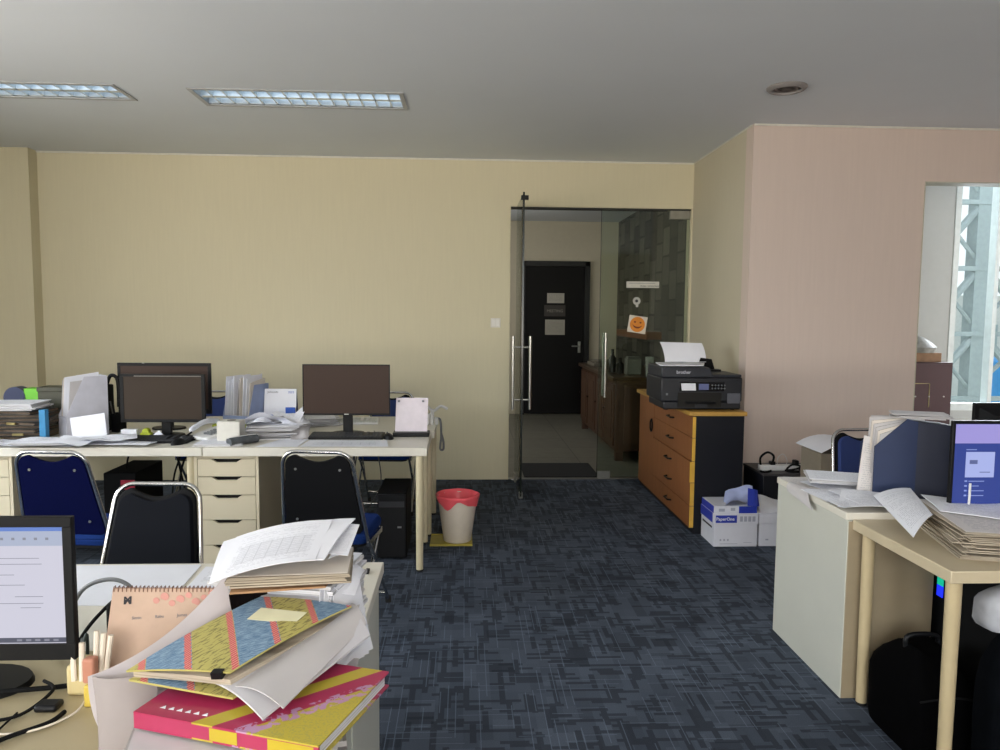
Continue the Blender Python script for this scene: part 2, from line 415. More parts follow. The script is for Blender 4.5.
# side room behind the opening
S('wall_side_room', MB().box(XR+.2, 4.70, 7.0, 7.14, 0, 2.9).box(4.70, 7.0, 7.0, 7.14, 0, .62), mat('side_room_wall', 'a9adaa', .7, var=.02))
S('wall_side_room_left', MB().box(2.6, 2.7, YR+.14, 7.0, 0, 2.9), M_WHITEWALL)
wf = MB().box(4.70, 4.755, 6.99, 7.10, .62, 2.9).box(5.13, 5.17, 7.0, 7.10, .62, 2.9).box(4.755, 7.0, 7.0, 7.10, .62, .69).box(5.9, 5.94, 7.0, 7.1, .62, 2.9)
S('window_5', wf, mat('window_frame_white', 'c9d2d0', .4))
S('trim_6', MB().box(OX0, OX0+.006, YR-.004, YR+.14, 0, OZ).box(OX0, OX1, YR-.004, YR+.14, OZ-.006, OZ), mat('opening_reveal', 'bdb9a6', .5))

# ------------------------------------------------------------------ outside seen through the window
def truss():
    M_ST = mat('painted_steel_outside', '93a09e', .6)
    t = T('steel_stair_tower', 'pale grey steel lattice tower standing outside the window beyond the opening', 'tower', (6.5, 9.5, -3))
    MB().box(6.62, 6.82, 9.4, 9.6, -3, 7).out('column', M_ST, t); MB().box(7.5, 7.66, 9.4, 9.6, -3, 7).out('column', M_ST, t)
    MB().box(6.02, 6.10, 9.4, 9.5, -3, 7).out('column', M_ST, t)
    for k in range(9):
        z = -2 + k*.85
        MB().cyl((6.05, 9.45, z), (6.65, 9.45, z+.7), .05, n=8).out('brace', M_ST, t)
        MB().cyl((6.8, 9.5, z+.8), (7.55, 9.5, z), .055, n=8).out('brace', M_ST, t)
        MB().cyl((6.65, 9.45, z+.05), (6.07, 9.45, z+.72), .028, n=8).out('brace', M_ST, t)
        MB().cyl((7.55, 9.55, z+.75), (6.85, 9.55, z+.1), .03, n=8).out('brace', M_ST, t)
        MB().box(6.05, 7.6, 9.38, 9.44, z+.74, z+.80).out('rail', M_ST, t)
truss()
t = T('distant_building', 'pale pinkish facade seen low through the window lattice', 'building', (9, 16, -4))
MB().box(7, 16, 15, 22, -4, 2.0).out('wall', mat('far_facade', 'c3c9c2', .8), t)
for k in range(5):
    for j in range(3):
        MB().box(8+k*1.2, 8.7+k*1.2, 14.96, 15, -2.2+j*1.4, -1.4+j*1.4).out('window', mat('far_window', '8fa3a2', .4), t)
one('water_tank', 'small blue tank low outside the window at the right edge', 'tank', MB().lathe([(0,0),(.38,0),(.38,.9),(.25,1.0),(0,1.02)], (8.05, 10.4, 0.0)), mat('blue_tank', '3f9ad8', .5), (8.05,10.4,0))
one('ground_outside', 'pale paved ground outside the window', 'ground', MB().box(2, 30, 7.3, 40, -4.1, -4), mat('ground_outside', '9c9c94', .8), (10,20,-4))['kind'] = 'structure'

# ------------------------------------------------------------------ ceiling fittings
def troffer(x0, x1, y0, y1, label):
    t = T('ceiling_light', label, 'ceiling light', ((x0+x1)/2, (y0+y1)/2, H), 0, 'recessed fluorescent ceiling lights')
    mz = mat('louvre_mirror', 'dfe8ee', .28, .55, var=0); ge = .004
    x0 += ge; x1 -= ge; y0 += ge; y1 -= ge
    hs = MB().box(x0, x1, y0, y1, H+.11, H+.115).box(x0, x0+.004, y0, y1, H, H+.11).box(x1-.004, x1, y0, y1, H, H+.11).box(x0, x1, y0, y0+.004, H, H+.11).box(x0, x1, y1-.004, y1, H, H+.11)
    hs.out('housing', mat('troffer_white', 'cfd6da', .4), t)
    fr = MB(); a = .018
    for q in ((x0-.01, x1+.01, y0-.01, y0+a), (x0-.01, x1+.01, y1-a, y1+.01), (x0-.01, x0+a, y0+a, y1-a), (x1-a, x1+.01, y0+a, y1-a)): fr.box(*q, H-.006, H-.0005)
    fr.out('frame', mat('light_frame', 'a8aaac', .4), t)
    ym = (y0+y1)/2
    for yy in ((y0+ym)/2, (ym+y1)/2):
        MB().cyl((x0+.03, yy, H+.085), (x1-.03, yy, H+.085), .014, n=12).out('fluorescent_tube', mat('tube_added_glow', 'dff0ff', .3, var=0, emit=1.6), t)  # tubes are off; glow added to imitate daylight mirrored in the louvres
    # longitudinal V reflectors
    for yy, w_ in ((y0+a+.012, .012), (ym, .02), (y1-a-.012, .012)):
        MB().prism([(-w_, 0), (w_, 0), (0, .07)], lambda p_, q_, yy=yy: (x0+.02, yy+p_, H+.002+q_), lambda p_, q_, yy=yy: (x1-.02, yy+p_, H+.002+q_)).out('reflector', mz, t)
    n = 14
    for k in range(1, n):
        xx = x0 + (x1-x0)*k/n; lv = MB()
        for s0, s1 in ((y0+a+.004, y1-a-.004),):
            # blade: wide at the bottom ends, bowed like a parabolic wedge
            lv.add([(xx-.007, s0, H+.002), (xx+.007, s0, H+.002), (xx+.004, (s0+s1)/2, H+.002), (xx+.007, s1, H+.002), (xx-.007, s1, H+.002), (xx-.004, (s0+s1)/2, H+.002),
                    (xx-.002, s0, H+.06), (xx+.002, s0, H+.06), (xx+.002, s1, H+.06), (xx-.002, s1, H+.06)],
                   [(0,5,4,3,2,1), (1,2,8,7), (2,3,8), (4,5,6), (4,6,9), (5,0,6), (6,7,8,9), (0,1,7,6), (3,4,9,8)])
        lv.out('louvre_blade', mz, t)
    return t
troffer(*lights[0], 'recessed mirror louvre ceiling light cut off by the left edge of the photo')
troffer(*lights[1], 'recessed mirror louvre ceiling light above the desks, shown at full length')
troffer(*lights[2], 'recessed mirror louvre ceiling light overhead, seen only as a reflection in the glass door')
t = T('ceiling_vent', 'round dark ringed ceiling fitting near the right wall', 'ceiling vent', (1.93, 4.5, H))
MB().lathe([(.118,0),(.118,-.006),(.105,-.018),(.088,-.020),(.084,-.012),(.084,0)], (1.93,4.5,H-.0005), 32).out('ring', mat('vent_ring', '8f8a88', .5), t)
MB().lathe([(0,-.004),(.082,-.004)], (1.93,4.5,H), 32).lathe([(.0,-.016),(.03,-.018),(.04,-.004)], (1.93,4.5,H), 24).out('grille', mat('vent_dark', '3b332f', .6), t)
MB().lathe([(.052,-.006),(.056,-.014),(.064,-.014),(.068,-.006)], (1.93,4.5,H), 32).out('inner_ring', mat('vent_mid', '6a5f5c', .5), t)

t = T('wall_switch', 'small white switch plate on the cream wall left of the glass door', 'switch', (.276, YB, 1.40))
MB().box(.232, .322, YB-.008, YB-.0005, 1.402, 1.488).out('plate', mat('switch_plate', 'd8d4cc', .4), t, bevel=.003)
MB().box(.244, .274, YB-.012, YB-.008, 1.415, 1.475).out('button', mat('switch_btn', 'e0ddd8', .4), t); MB().box(.279, .310, YB-.012, YB-.008, 1.415, 1.475).out('button', mat('switch_btn'), t)

# ------------------------------------------------------------------ glass doors
M_GL = glass('door_glass', (236,242,236)); M_GLE = mat('glass_edge', '18201c', .2)
def pull_handle(t, cx, cy, alongx, z0, z1, off=.07):
    h = MB()
    for s in (-1, 1):
        px, py = (cx+s*off, cy) if alongx else (cx, cy+s*off)
        h.cyl((px, py, z0), (px, py, z1), .013, n=14)
    for z in (z0+.08, z1-.09):
        a = (cx-off, cy, z) if alongx else (cx, cy-off, z); b = (cx+off, cy, z) if alongx else (cx, cy+off, z)
        h.cyl(a, b, .009, n=10)
    return h.out('handle', M_STEEL, t)
t = T('glass_door', 'frameless glass door leaf standing open into the office, with steel pull handle', 'glass door', (.465, YB, 0))
MB().box(.460, .472, 6.012, 6.725, .018, 2.49).out('glass_pane', M_GL, t)
MB().box(.4585, .4735, 6.005, 6.012, .018, 2.50).out('edge', M_GLE, t)
MB().box(.452, .482, 6.59, 6.728, .004, .075).box(.452, .482, 6.005, 6.06, .004, .05).out('bottom_fitting', M_STEEL, t, bevel=.002)
MB().box(.450, .482, 6.60, 6.725, 2.42, 2.49).out('top_fitting', M_STEEL, t, bevel=.002)
MB().box(.445, .505, 6.004, 6.04, 2.44, 2.475).out('latch', M_BLACK, t, bevel=.003)
pull_handle(t, .466, 6.06, True, .74, 1.345)
MB().lathe([(0,0),(.035,0),(.035,.003),(0,.003)], (0,0,0), 20).out('sticker', M_PAPER, t, world=False, origin=None)
s_ = t.children[-1]; s_.rotation_euler = (0, PI/2, 0); s_.location = Vector((.473, 6.25, 1.96))-Vector((.465, YB, 0))
t = T('glass_door', 'closed frameless glass panel right of the doorway, with note, round sticker and smiley', 'glass door', (1.64, YB, 0))
MB().box(1.237, DX1-.004, YB+.03, YB+.042, .014, DZ-.015).out('glass_pane', M_GL, t)
MB().box(1.233, 1.237, YB+.029, YB+.043, .014, DZ-.015).out('edge', M_GLE, t)
MB().box(1.24, 1.36, YB+.02, YB+.052, .007, .07).out('bottom_fitting', M_STEEL, t, bevel=.002)
MB().box(1.86, DX1-.006, YB+.018, YB+.054, DZ-.09, DZ-.013).out('top_fitting', mat('fitting_grey', '8d8b82', .4, .5), t, bevel=.002)
pull_handle(t, 1.285, YB+.036, False, .77, 1.36, .06)
yp = YB+.0295
o = MB().box(1.475, 1.778, yp-.001, yp, 1.775, 1.833).out('note_strip', mat('note_paper', 'cfcdc4', .7), t)
text('print', 'PUSH / DORONG', .022, M_INK, o, (1.69, yp-.0015, 1.790)); MB().box(1.50, 1.74, yp-.0016, yp-.001, 1.815, 1.819).out('print', M_INKG, o)
o = MB().cyl((1.573, yp-.001, 1.655), (1.573, yp, 1.655), .036, n=24).box(1.566, 1.590, yp-.001, yp, 1.60, 1.622).out('round_sticker', mat('sticker_grey', 'b9bab4', .6), t)
MB().cyl((1.573, yp-.0016, 1.655), (1.573, yp-.001, 1.655), .014, n=16).out('print', M_INK, o)
Ms = Matrix.Translation((1.585, yp, 1.44)) @ Matrix.Rotation(.14, 4, 'Y')
o = MB().box(-.085, .085, -.001, 0, -.078, .078, M=Ms).out('smiley_sticker', mat('sticker_white', 'd8d0c4', .6), t)
f = MB().prism([(.07*math.cos(a*PI/14), .07*math.sin(a*PI/14)) for a in range(28)], lambda a, b: Ms @ Vector((a, -.001, b)), lambda a, b: Ms @ Vector((a, -.0016, b))).out('face', mat('smiley_orange', 'e08a28', .6), o)
fe = MB()
for s in (-1, 1):
    fe.prism([(s*.026+.010*math.cos(a*PI/6), .02+.008*math.sin(a*PI/6)) for a in range(12)][::1], lambda a, b: Ms @ Vector((a, -.0016, b)), lambda a, b: Ms @ Vector((a, -.0022, b)))
arc = [(.045*math.cos(PI+a*PI/8), .005+.042*math.sin(PI+a*PI/8)) for a in range(9)] + [(.045*math.cos(a*PI/8*-1), .005+.026*math.sin(-a*PI/8)) for a in range(1, 8)]
fe.prism(arc, lambda a, b: Ms @ Vector((a, -.0016, b)), lambda a, b: Ms @ Vector((a, -.0022, b)))
fe.out('print', mat('smiley_ink', '7a3510', .6), o)

# ------------------------------------------------------------------ corridor contents
one('door_mat', 'black floor mat in the doorway between carpet and tiles', 'mat', MB().box(.56, 1.27, 6.80, 7.44, .0, .012), mat('mat_black', '17191d', .95, var=.2, vscale=300), (.9,7.1,0), bevel=.004)
t = bpy.data.objects.new('door_1', None); COL.objects.link(t); t['kind'] = 'structure'; t.location = (1.4, 11.27, 0); PL[t.name] = Vector((1.4,11.27,0))
MB().box(.83, .91, 11.2, 11.27, 0, 2.33).box(1.81, 1.89, 11.2, 11.27, 0, 2.33).box(.83, 1.89, 11.2, 11.27, 2.25, 2.33).out('door_frame', M_BLKDOOR, t, bevel=.004)
MB().box(.912, 1.808, 11.225, 11.265, .01, 2.248).out('door_leaf', mat('door_leaf_black', '0e0d0e', .5, spec=.2, var=.1, vscale=5), t, bevel=.003)
MB().cyl((1.74, 11.225, 1.05), (1.74, 11.17, 1.05), .012).cyl((1.74, 11.175, 1.05), (1.62, 11.175, 1.05), .01).box(1.72, 1.76, 11.218, 11.225, .95, 1.12).out('door_handle', M_STEEL, t)
one('notice', 'white notice sheet on the black door, upper one', 'notice', MB().patch((1.24, 11.221, 1.70), (1.50, 11.221, 1.70), (1.50, 11.221, 1.85), (1.24, 11.221, 1.85), 2, 2, t=.002), printed('notice_a', (190,186,176), (60,60,60), 9), (1.37,11.221,1.77))
o = one('notice', 'dark lettered plate on the black door between the two notices', 'notice', MB().box(1.20, 1.52, 11.212, 11.223, 1.50, 1.67), mat('plate_dark', '3a3532', .5), (1.36,11.22,1.58))
text('print', 'MEETING', .06, mat('dim_letter', '8f8a80', .5), o, (0,-.012,0))
one('notice', 'white notice sheet on the black door, lower one', 'notice', MB().patch((1.215, 11.221, 1.22), (1.515, 11.221, 1.22), (1.515, 11.221, 1.45), (1.215, 11.221, 1.45), 2, 2, t=.002), printed('notice_b', (176,172,160), (70,70,70), 14), (1.36,11.221,1.33))

t = T('sideboard', 'long dark brown wooden sideboard along the corridor stone wall', 'sideboard', (1.93, 8.72, 0))
MB().box(1.575, 2.30, 7.60, 9.85, .10, .84).out('body', M_WALNUT, t, bevel=.006)
MB().box(1.53, 2.31, 7.56, 9.9, .84, .885).out('top', M_WALNUTT, t, bevel=.01)
for x_, y_ in ((1.58,7.60),(2.22,7.60),(1.58,9.77),(2.22,9.77)): MB().box(x_, x_+.08, y_, y_+.08, 0, .10).out('foot', M_WALNUT, t)
for k in range(4):
    y0 = 7.66 + k*.55; d = MB().box(1.557, 1.575, y0, y0+.50, .15, .80).out('door', M_WALNUT, t, bevel=.004)
    MB().box(1.550, 1.557, y0+.07, y0+.43, .22, .73).out('panel', mat('walnut_dark', '4a2f1e', .5), d, bevel=.006)
    MB().cyl((1.557, y0+.46, .5), (1.535, y0+.46, .5), .012).out('knob', mat('dark_bronze', '2b2320', .4, .8), d)
MB().box(1.66, 2.22, 7.585, 7.60, .18, .80).out('end_panel', mat('walnut_dark'), t, bevel=.005)
one('canister', 'grey metal tea canister standing on the sideboard', 'canister', MB().box(1.74, 1.90, 7.86, 8.0, .885, 1.06).box(1.75, 1.89, 7.87, 7.99, 1.06, 1.08), mat('canister_grey', '8b8a84', .4, .3), (1.82,7.93,.885), bevel=.01)
one('paper_cup', 'white cylindrical cup at the near end of the sideboard', 'cup', MB().lathe([(0,0),(.038,0),(.046,.2),(.042,.2),(.036,.01),(0,.01)], (1.965,7.78,.885)), mat('cup_white', 'b7b8b4', .5), (1.965,7.78,.885))
for k, (x_, y_, h_, lb) in enumerate(((1.66, 8.25, .26, 'dark bottle on the sideboard beside the grey canister'), (1.72, 8.12, .17, 'short dark jar on the sideboard in front of the dark bottle'))):
    one('bottle' if k == 0 else 'jar', lb, 'bottle' if k == 0 else 'jar', MB().lathe([(0,0),(.04,0),(.042,h_*.6),(.016,h_*.75),(.016,h_),(0,h_)], (x_, y_, .885)), mat('bottle_dark', '2b2a26', .25), (x_,y_,.885))
one('storage_tray', 'low grey tray lying at the far end of the sideboard', 'tray', MB().box(1.60, 1.95, 9.1, 9.6, .885, .93).box(1.63, 1.92, 9.13, 9.57, .93, .95), mat('tray_grey', '6c675c', .5), (1.78,9.35,.885), bevel=.006)
one('wall_shelf', 'small brown wooden shelf on the dark stone wall', 'shelf', MB().box(2.14, 2.3195, 8.65, 10.4, 1.24, 1.33), mat('shelf_brown', '7c4f31', .5, var=.1), (2.3,9.5,1.24), bevel=.004)

# ------------------------------------------------------------------ chairs
M_SEATB = mat('seat_blue', '142d66', .9, spec=.1, var=.1, vscale=200)
def make_chair(name, label, back_m, front_m, seat_m, screws):
    t = T(name, label, 'chair', (0,0,0), 0, 'folding office chairs', local=True)
    ZT = .885
    def bp(s, z, off=0):   # point on the back plane; s sideways, off forward (+y)
        y = -.275 + (ZT - z)*.27
        return Vector((s, y+off, z))
    # frame: inverted U
    hw_t, hw_b = .168, .205; path = []
    for k in range(9): 
        z = .44 + (ZT-.07-.44)*k/8; s = hw_b + (hw_t-hw_b)*k/8; path.append(bp(-s, z))
    for k in range(1, 7):
        a = k/6*PI/2; path.append(bp(-hw_t+.07*(1-math.cos(a)), ZT-.07+.07*math.sin(a)))
    path += [Vector((-q.x, q.y, q.z)) for q in reversed(path)]
    MB().tube(path, .0092, 10).out('frame', M_CHROME, t)
    for s in (-1, 1):
        a = bp(s*hw_b, .44)
        l = MB().tube([a, (s*.212, -.06, .33), (s*.215, .20, .015)], .0095, 10, smooth=4).out('leg', M_CHROME, t)
        MB().cyl((s*.215, .202, .0), (s*.215, .197, .03), .016).out('rubber_foot', M_RUB, l)
        l = MB().tube([(s*.188, .13, .425), (s*.188, -.05, .24), (s*.188, -.235, .015)], .009, 10, smooth=4).out('leg', M_CHROME, t)
        MB().cyl((s*.188, -.237, .0), (s*.188, -.232, .03), .015).out('rubber_foot', M_RUB, l)
        MB().box(s*.200-.006, s*.200+.006, -.13, .12, .405, .43).out('seat_bracket', M_CHROME, t)
    MB().cyl((-.188, -.17, .09), (.188, -.17, .09), .008).out('stretcher', M_CHROME, t)
    MB().cyl((-.213, .14, .075), (.213, .14, .075), .008).out('stretcher', M_CHROME, t)
    # backrest pad with a crescent cut in the top edge
    poly = []
    zt, zb = ZT-.016, .475
    for k in range(13):
        u = -1+2*k/12; poly.append((-u*.092, zt-.008-.024*math.cos(u*PI/2)**1.2 if abs(u) < 1 else zt-.004))
    R_ = .055
    left = [( -.155+R_*(1-math.sin(a*PI/12))-.0, zt-R_*(1-math.cos(a*PI/12))) for a in range(0, 7)]
    left = [(-.100-R_*math.sin(a*PI/12), zt-R_*(1-math.cos(a*PI/12))) for a in range(0, 7)]
    lb = [(-.188+.03-.03*math.cos(a*PI/8), zb+.03-.03*math.sin(a*PI/8)) for a in range(0, 5)]
    half = left + lb
    poly = poly + half + [(-x_, z_) for x_, z_ in reversed(half)]
    bk = MB().prism(poly, lambda s, z: bp(s, z, -.008), lambda s, z: bp(s*.99, z, .010)).out('backrest', back_m, t, bevel=.003)
    MB().prism([(a*.95, zb+.012+(b-zb)*.925) for a, b in poly], lambda s, z: bp(s, z, .010), lambda s, z: bp(s*.95, zb+.02+(z-zb)*.955, .030)).out('back_cushion', front_m, t, bevel=.004)
    if screws:
        sc = []
        for s, z in ((-.105, .80), (.105, .80), (-.125, .545), (.125, .545)):
            MB().cyl(bp(s, z, -.008), bp(s, z, -.012), .006, n=10).out('screw', M_STEEL, bk)
    # seat
    sp = []
    for cx, cy, a0 in ((.14, .16, 0), (-.14, .16, 90), (-.155, -.135, 180), (.155, -.135, 270)):
        for k in range(5): a = math.radians(a0+k*22.5); sp.append((cx+.05*math.cos(a), cy+.05*math.sin(a)))
    MB().prism(sp, lambda a, b: Vector((a*.98, b*.98, .425)), lambda a, b: Vector((a, b, .455))).prism(sp, lambda a, b: Vector((a, b, .455)), lambda a, b: Vector((a*.93, b*.93, .478))).out('seat', seat_m, t, bevel=.006)
    MB().prism([(a*.94, b*.94) for a, b in sp], lambda a, b: Vector((a, b, .412)), lambda a, b: Vector((a, b, .425))).out('seat_base', M_BLACK, t)
    return t
def place(o, x, y, rz, label=None):
    o.location = (x, y, 0); o.rotation_euler = (0,0,rz)
    if label: o['label'] = label
R = math.radians
cC = make_chair('folding_chair', 'black backed chrome chair with blue seat at the right desk of the far row', M_DKFAB, M_BLUE, M_SEATB, True)
place(cC, -.640, 3.66, R(-8))
cA = make_chair('folding_chair', 'navy blue backed chrome chair at the left desk of the far row', M_NAVY, M_NAVY, M_SEATB, True)
place(cA, -1.845, 3.66, R(-5))
cB = make_chair('folding_chair', 'dark navy chrome chair facing the camera behind the near left desk', M_DKFAB, M_DKNAVY, M_DKNAVY, False)
place(cB, -1.185, 2.60, R(178)); cB.scale = (.97, .97, .97)
cR = make_chair('folding_chair', 'blue chrome chair against the pinkish wall, behind the navy file boxes', M_DKFAB, mat('chair_blue_r', '26386e', .85, var=.1, vscale=200), M_SEATB, False)
place(cR, 2.265, 3.80, R(184))
dup(cR, (-.60, 5.72, 0), R(176), 'navy chair behind the far row, mostly hidden by the right monitor')
dup(cR, (-3.36, 5.78, 0), R(185), 'navy chair behind the far row at the left edge, only its top showing')
dup(cR, (-1.98, 5.75, 0), R(182), 'navy chair behind the far row, hidden between the monitor and white files')

# ------------------------------------------------------------------ drawer units
def drawer_unit(label, x0, y0, w_=.37, d_=.58, h_=.69, rz=0, body_m=None):
    """front faces -Y; origin at the front left corner"""
    t = T('drawer_unit', label, 'drawer unit', (x0, y0, 0), rz, 'cream drawer units under the desks', local=True)
    bm = body_m or M_ALEX; p_ = .018
    b = MB().box(0, p_, 0, d_, 0, h_).box(w_-p_, w_, 0, d_, 0, h_).box(p_, w_-p_, 0, d_, h_-p_, h_).box(p_, w_-p_, 0, d_, 0, .03).box(p_, w_-p_, d_-p_, d_, .03, h_-p_)
    b.out('body', bm, t, bevel=.0015)
    hs = [.105, .108, .148, .150, .130]; z = h_-p_-.003
    for hh in hs:
        z1 = z; z0 = z-hh+.004; z -= hh; m = w_/2
        poly = [(p_+.003, z0), (w_-p_-.003, z0), (w_-p_-.003, z1), (m+.085, z1), (m+.055, z1-.019), (m-.055, z1-.019), (m-.085, z1), (p_+.003, z1)]
        dr = MB().prism(poly, lambda a, c: (a, .0185, c), lambda a, c: (a, .0005, c)).out('drawer', M_ALEX, t)
        MB().box(p_+.012, w_-p_-.012, .05, .055, z0+.01, z1-.004).out('notch_shade', M_DARKGAP, dr)  # near-black sheets behind each notch stand in for the shade inside
        MB().box(p_+.012, w_-p_-.012, .0187, .05, z1-.024, z1-.021).out('recess_shade', M_DARKGAP, dr)
    return t
drawer_unit('cream five drawer unit between the two chairs of the far desk row', -1.566, 4.31)
drawer_unit('cream drawer unit at the left edge of the photo, behind the blue chair', -2.96, 4.31)

def desk(label, x0, x1, y0, y1, z1, th=.045, legs=(), top_m=None, group=None, r=.024, leg_m=None):
    t = T('desk', label, 'desk', ((x0+x1)/2, (y0+y1)/2, 0), 0, group)
    MB().box(x0, x1, y0, y1, z1-th, z1).out('tabletop', top_m or M_DESK, t, bevel=.003)
    for (lx, ly) in legs:
        l = MB().cyl((lx, ly, .012), (lx, ly, z1-th), r*.86, r, n=18).out('leg', leg_m or M_LEG, t)
        MB().cyl((lx, ly, 0), (lx, ly, .012), r*.8, n=16).out('foot_pad', M_RUB, l)
    return t
ZD = .742
desk('near white desk at the right end of the far row, with the thin bezel monitor', -1.503, -.218, 4.277, 4.875, ZD, .05, [(-.262,4.298),(-.262,4.83)], group='desks of the far row')
desk('white desk on the left of the far row, near side, covered in papers', -2.97, -1.509, 4.277, 4.875, ZD, .05, [(-1.592,4.34),(-1.62,4.83)], group='desks of the far row')
desk('white desk at the right end of the far row, far side by the wall', -1.503, -.200, 4.88, 5.60, ZD, .045, [(-.245,5.005),(-.235,5.55)], group='desks of the far row')
desk('white desk on the left of the far row, far side by the wall', -2.97, -1.509, 4.88, 5.60, ZD, .045, [(-1.55,5.55),(-2.9,5.55)], group='desks of the far row')
# things under the far row
t = T('desktop_tower', 'black computer tower beside the cream desk leg of the far row', 'computer', (-.44, 4.6, 0))
MB().box(-.535, -.355, 4.50, 4.92, .012, .42).out('case', M_BLACKM, t, bevel=.006)
MB().box(-.530, -.360, 4.487, 4.50, .02, .415).out('front_panel', M_BLACK, t, bevel=.003)
MB().box(-.522, -.368, 4.484, 4.487, .335, .37).out('optical_drive', mat('drive_black', '24252a', .4), t)
MB().box(-.410, -.385, 4.484, 4.487, .205, .215).out('badge', M_STEEL, t)
for x_ in (-.51, -.39):
    for y_ in (4.54, 4.86): MB().cyl((x_, y_, 0), (x_, y_, .012), .014).out('foot', M_RUB, t)
t = T('desktop_tower', 'black computer tower under the left far desk with a coloured light strip', 'computer', (-2.15, 4.8, 0))
MB().box(-2.27, -2.07, 4.70, 5.12, .0, .505).out('case', M_BLACKM, t, bevel=.006)
MB().box(-2.125, -2.085, 4.692, 4.70, .28, .40).out('light_strip', mat('glow_teal', '40c8c0', .4, emit=.5), t)
MB().box(-2.16, -2.075, 4.69, 4.70, .40, .46).out('red_panel', mat('red_panel', 'a8203c', .4), t)
t = T('power_cables', 'tangle of black cables hanging under the left far desk', 'cables', (-1.95, 4.9, 0))
for pth in ([(-2.13,4.85,.69),(-2.17,4.83,.58),(-2.19,4.85,.50)], [(-1.86,4.80,.69),(-1.84,4.8,.55),(-1.80,4.82,.30),(-1.78,4.85,.01)], [(-1.78,4.8,.69),(-1.84,4.8,.56),(-1.88,4.8,.4),(-1.9,4.8,.01)], [(-1.68,4.8,.66),(-1.76,4.8,.62),(-1.82,4.8,.52),(-1.84,4.8,.3)], [(-1.66,4.82,.60),(-1.76,4.82,.55),(-1.80,4.82,.45)]):
    MB().tube(pth, .006, 6, smooth=6).out('cable', M_BLACKM, t)
MB().box(-1.72, -1.62, 4.93, 5.0, 0, .69).out('cable_channel', mat('channel_grey', '55544f', .6), t)
t = T('power_cables', 'tangle of grey cables on the carpet between the black tower and the chair', 'cables', (-.7, 5.0, 0))
for k in range(6):
    a = random.uniform(-.86, -.58)
    MB().tube([(a, 4.92, .69), (a+.05*math.sin(k), 4.9, .4), (a+.08*math.cos(k*2), 4.95, .15), (a+.1, 5.1, .008)], .004, 6, smooth=6).out('cable', mat('cable_grey', '3c3e44', .6), t)
# bin
t = T('yellow_tray', 'flat yellow tray on the carpet under the waste bin', 'tray', (-.09, 4.9, 0))
MB().box(-.225, .055, 4.765, 5.0, .0, .007).box(-.225, .055, 4.765, 4.772, .007, .013).box(-.225, .055, 4.993, 5.0, .007, .013).out('plate', M_YELLOW, t)
t = T('waste_bin', 'cream tapered waste bin with a red plastic bag liner', 'waste bin', (-.045, 4.88, .007))
MB().lathe([(0,0),(.088,0),(.092,.004),(.134,.30),(.130,.30),(.088,.008),(0,.008)], (-.045,4.88,.0072), 28).out('bucket', M_CREAMP, t)
bl = MB(); n = 40
rows = []
for (r_, z_) in ((.094,.08),(.105,.16),(.122,.28),(.130,.308),(.139,.318),(.147,.308),(.144,.285),(.1385,.262)):
    rows.append((r_, z_))
vs = []
for i, (r_, z_) in enumerate(rows):
    for k in range(n):
        a = 2*PI*k/n; wv = math.sin(a*9)*.0035 + math.sin(a*5+1)*.003
        zz = z_ + (0.022*math.sin(a*4+.7)+.010*math.sin(a*7) if i >= 6 else 0)*(1 if i == 7 else .4)
        vs.append((-.045+(r_+wv*(i > 2))*math.cos(a), 4.88+(r_+wv*(i > 2))*math.sin(a), .0072+zz))
bl.add(vs, [(i*n+k, i*n+(k+1) % n, (i+1)*n+(k+1) % n, (i+1)*n+k) for i in range(len(rows)-1) for k in range(n)])
bl.out('bin_liner', M_RED, t)

# ------------------------------------------------------------------ monitors and keyboards
def monitor(name, label, cx, y, z0, z1, w_, bezel=.012, bot=.02, stand_z=ZD, screen_m=None, top=None, rz=0, th=.035, frame_m=None, base=(.22,.16), neck=True, neck_m=None, back=False):
    t = T(name, label, 'monitor', (cx, y, stand_z), rz, local=True)
    fm = frame_m or M_BLACK; tp = bezel if top is None else top
    a, b = z0-stand_z, z1-stand_z
    hs = MB().box(-w_/2, w_/2, .004, th*.5, a, b)
    hs.prism([(-w_/2+.02, a+.02), (w_/2-.02, a+.02), (w_/2-.02, b-.02), (-w_/2+.02, b-.02)], lambda p_, q_: (p_, th*.5, q_), lambda p_, q_: (p_*.75, th+.01, (q_-(a+b)/2)*.75+(a+b)/2))
    hs.box(-w_/2, w_/2, 0, .004, a, a+bot).box(-w_/2, w_/2, 0, .004, b-tp, b).box(-w_/2, -w_/2+bezel, 0, .004, a+bot, b-tp).box(w_/2-bezel, w_/2, 0, .004, a+bot, b-tp)
    hs.out('housing', fm, t, bevel=.0015)
    sc = MB().box(-w_/2+bezel, w_/2-bezel, .0022, .0039, a+bot, b-tp).out('screen', screen_m or M_SCREEN, t)
    if neck:
        MB().box(-.03, .03, th+.01, th+.035, .01, (a+b)/2+.03).box(-.03,.03,.02,th+.012,a+.05,a+.12).out('stand_neck', neck_m or fm, t, bevel=.004)
        MB().prism([(base[0]/2*math.cos(q*PI/12), .06+base[1]/2*math.sin(q*PI/12)) for q in range(24)], lambda p_, q_: (p_, q_, 0), lambda p_, q_: (p_*.96, q_*.98, .012)).out('stand_base', fm, t)
    return t, sc
m2, _ = monitor('computer_monitor', 'thin bezel monitor with blank brown grey screen at the right of the far row', -.752, 4.72, .872, 1.196, .55, .006, .012)
MB().box(-.014, .014, -.0006, 0, .1335, .1395).out('badge', M_STEEL, m2)
monitor('computer_monitor', 'black monitor with thick bezel and dark screen, nearest of the pair at left', -1.868, 4.645, .835, 1.135, .515, .022, .02, top=.016, screen_m=mat('screen_off_reflection_b', '34291f', .5, var=0, spec=.25))  # screen brown again paints in the warm reflection
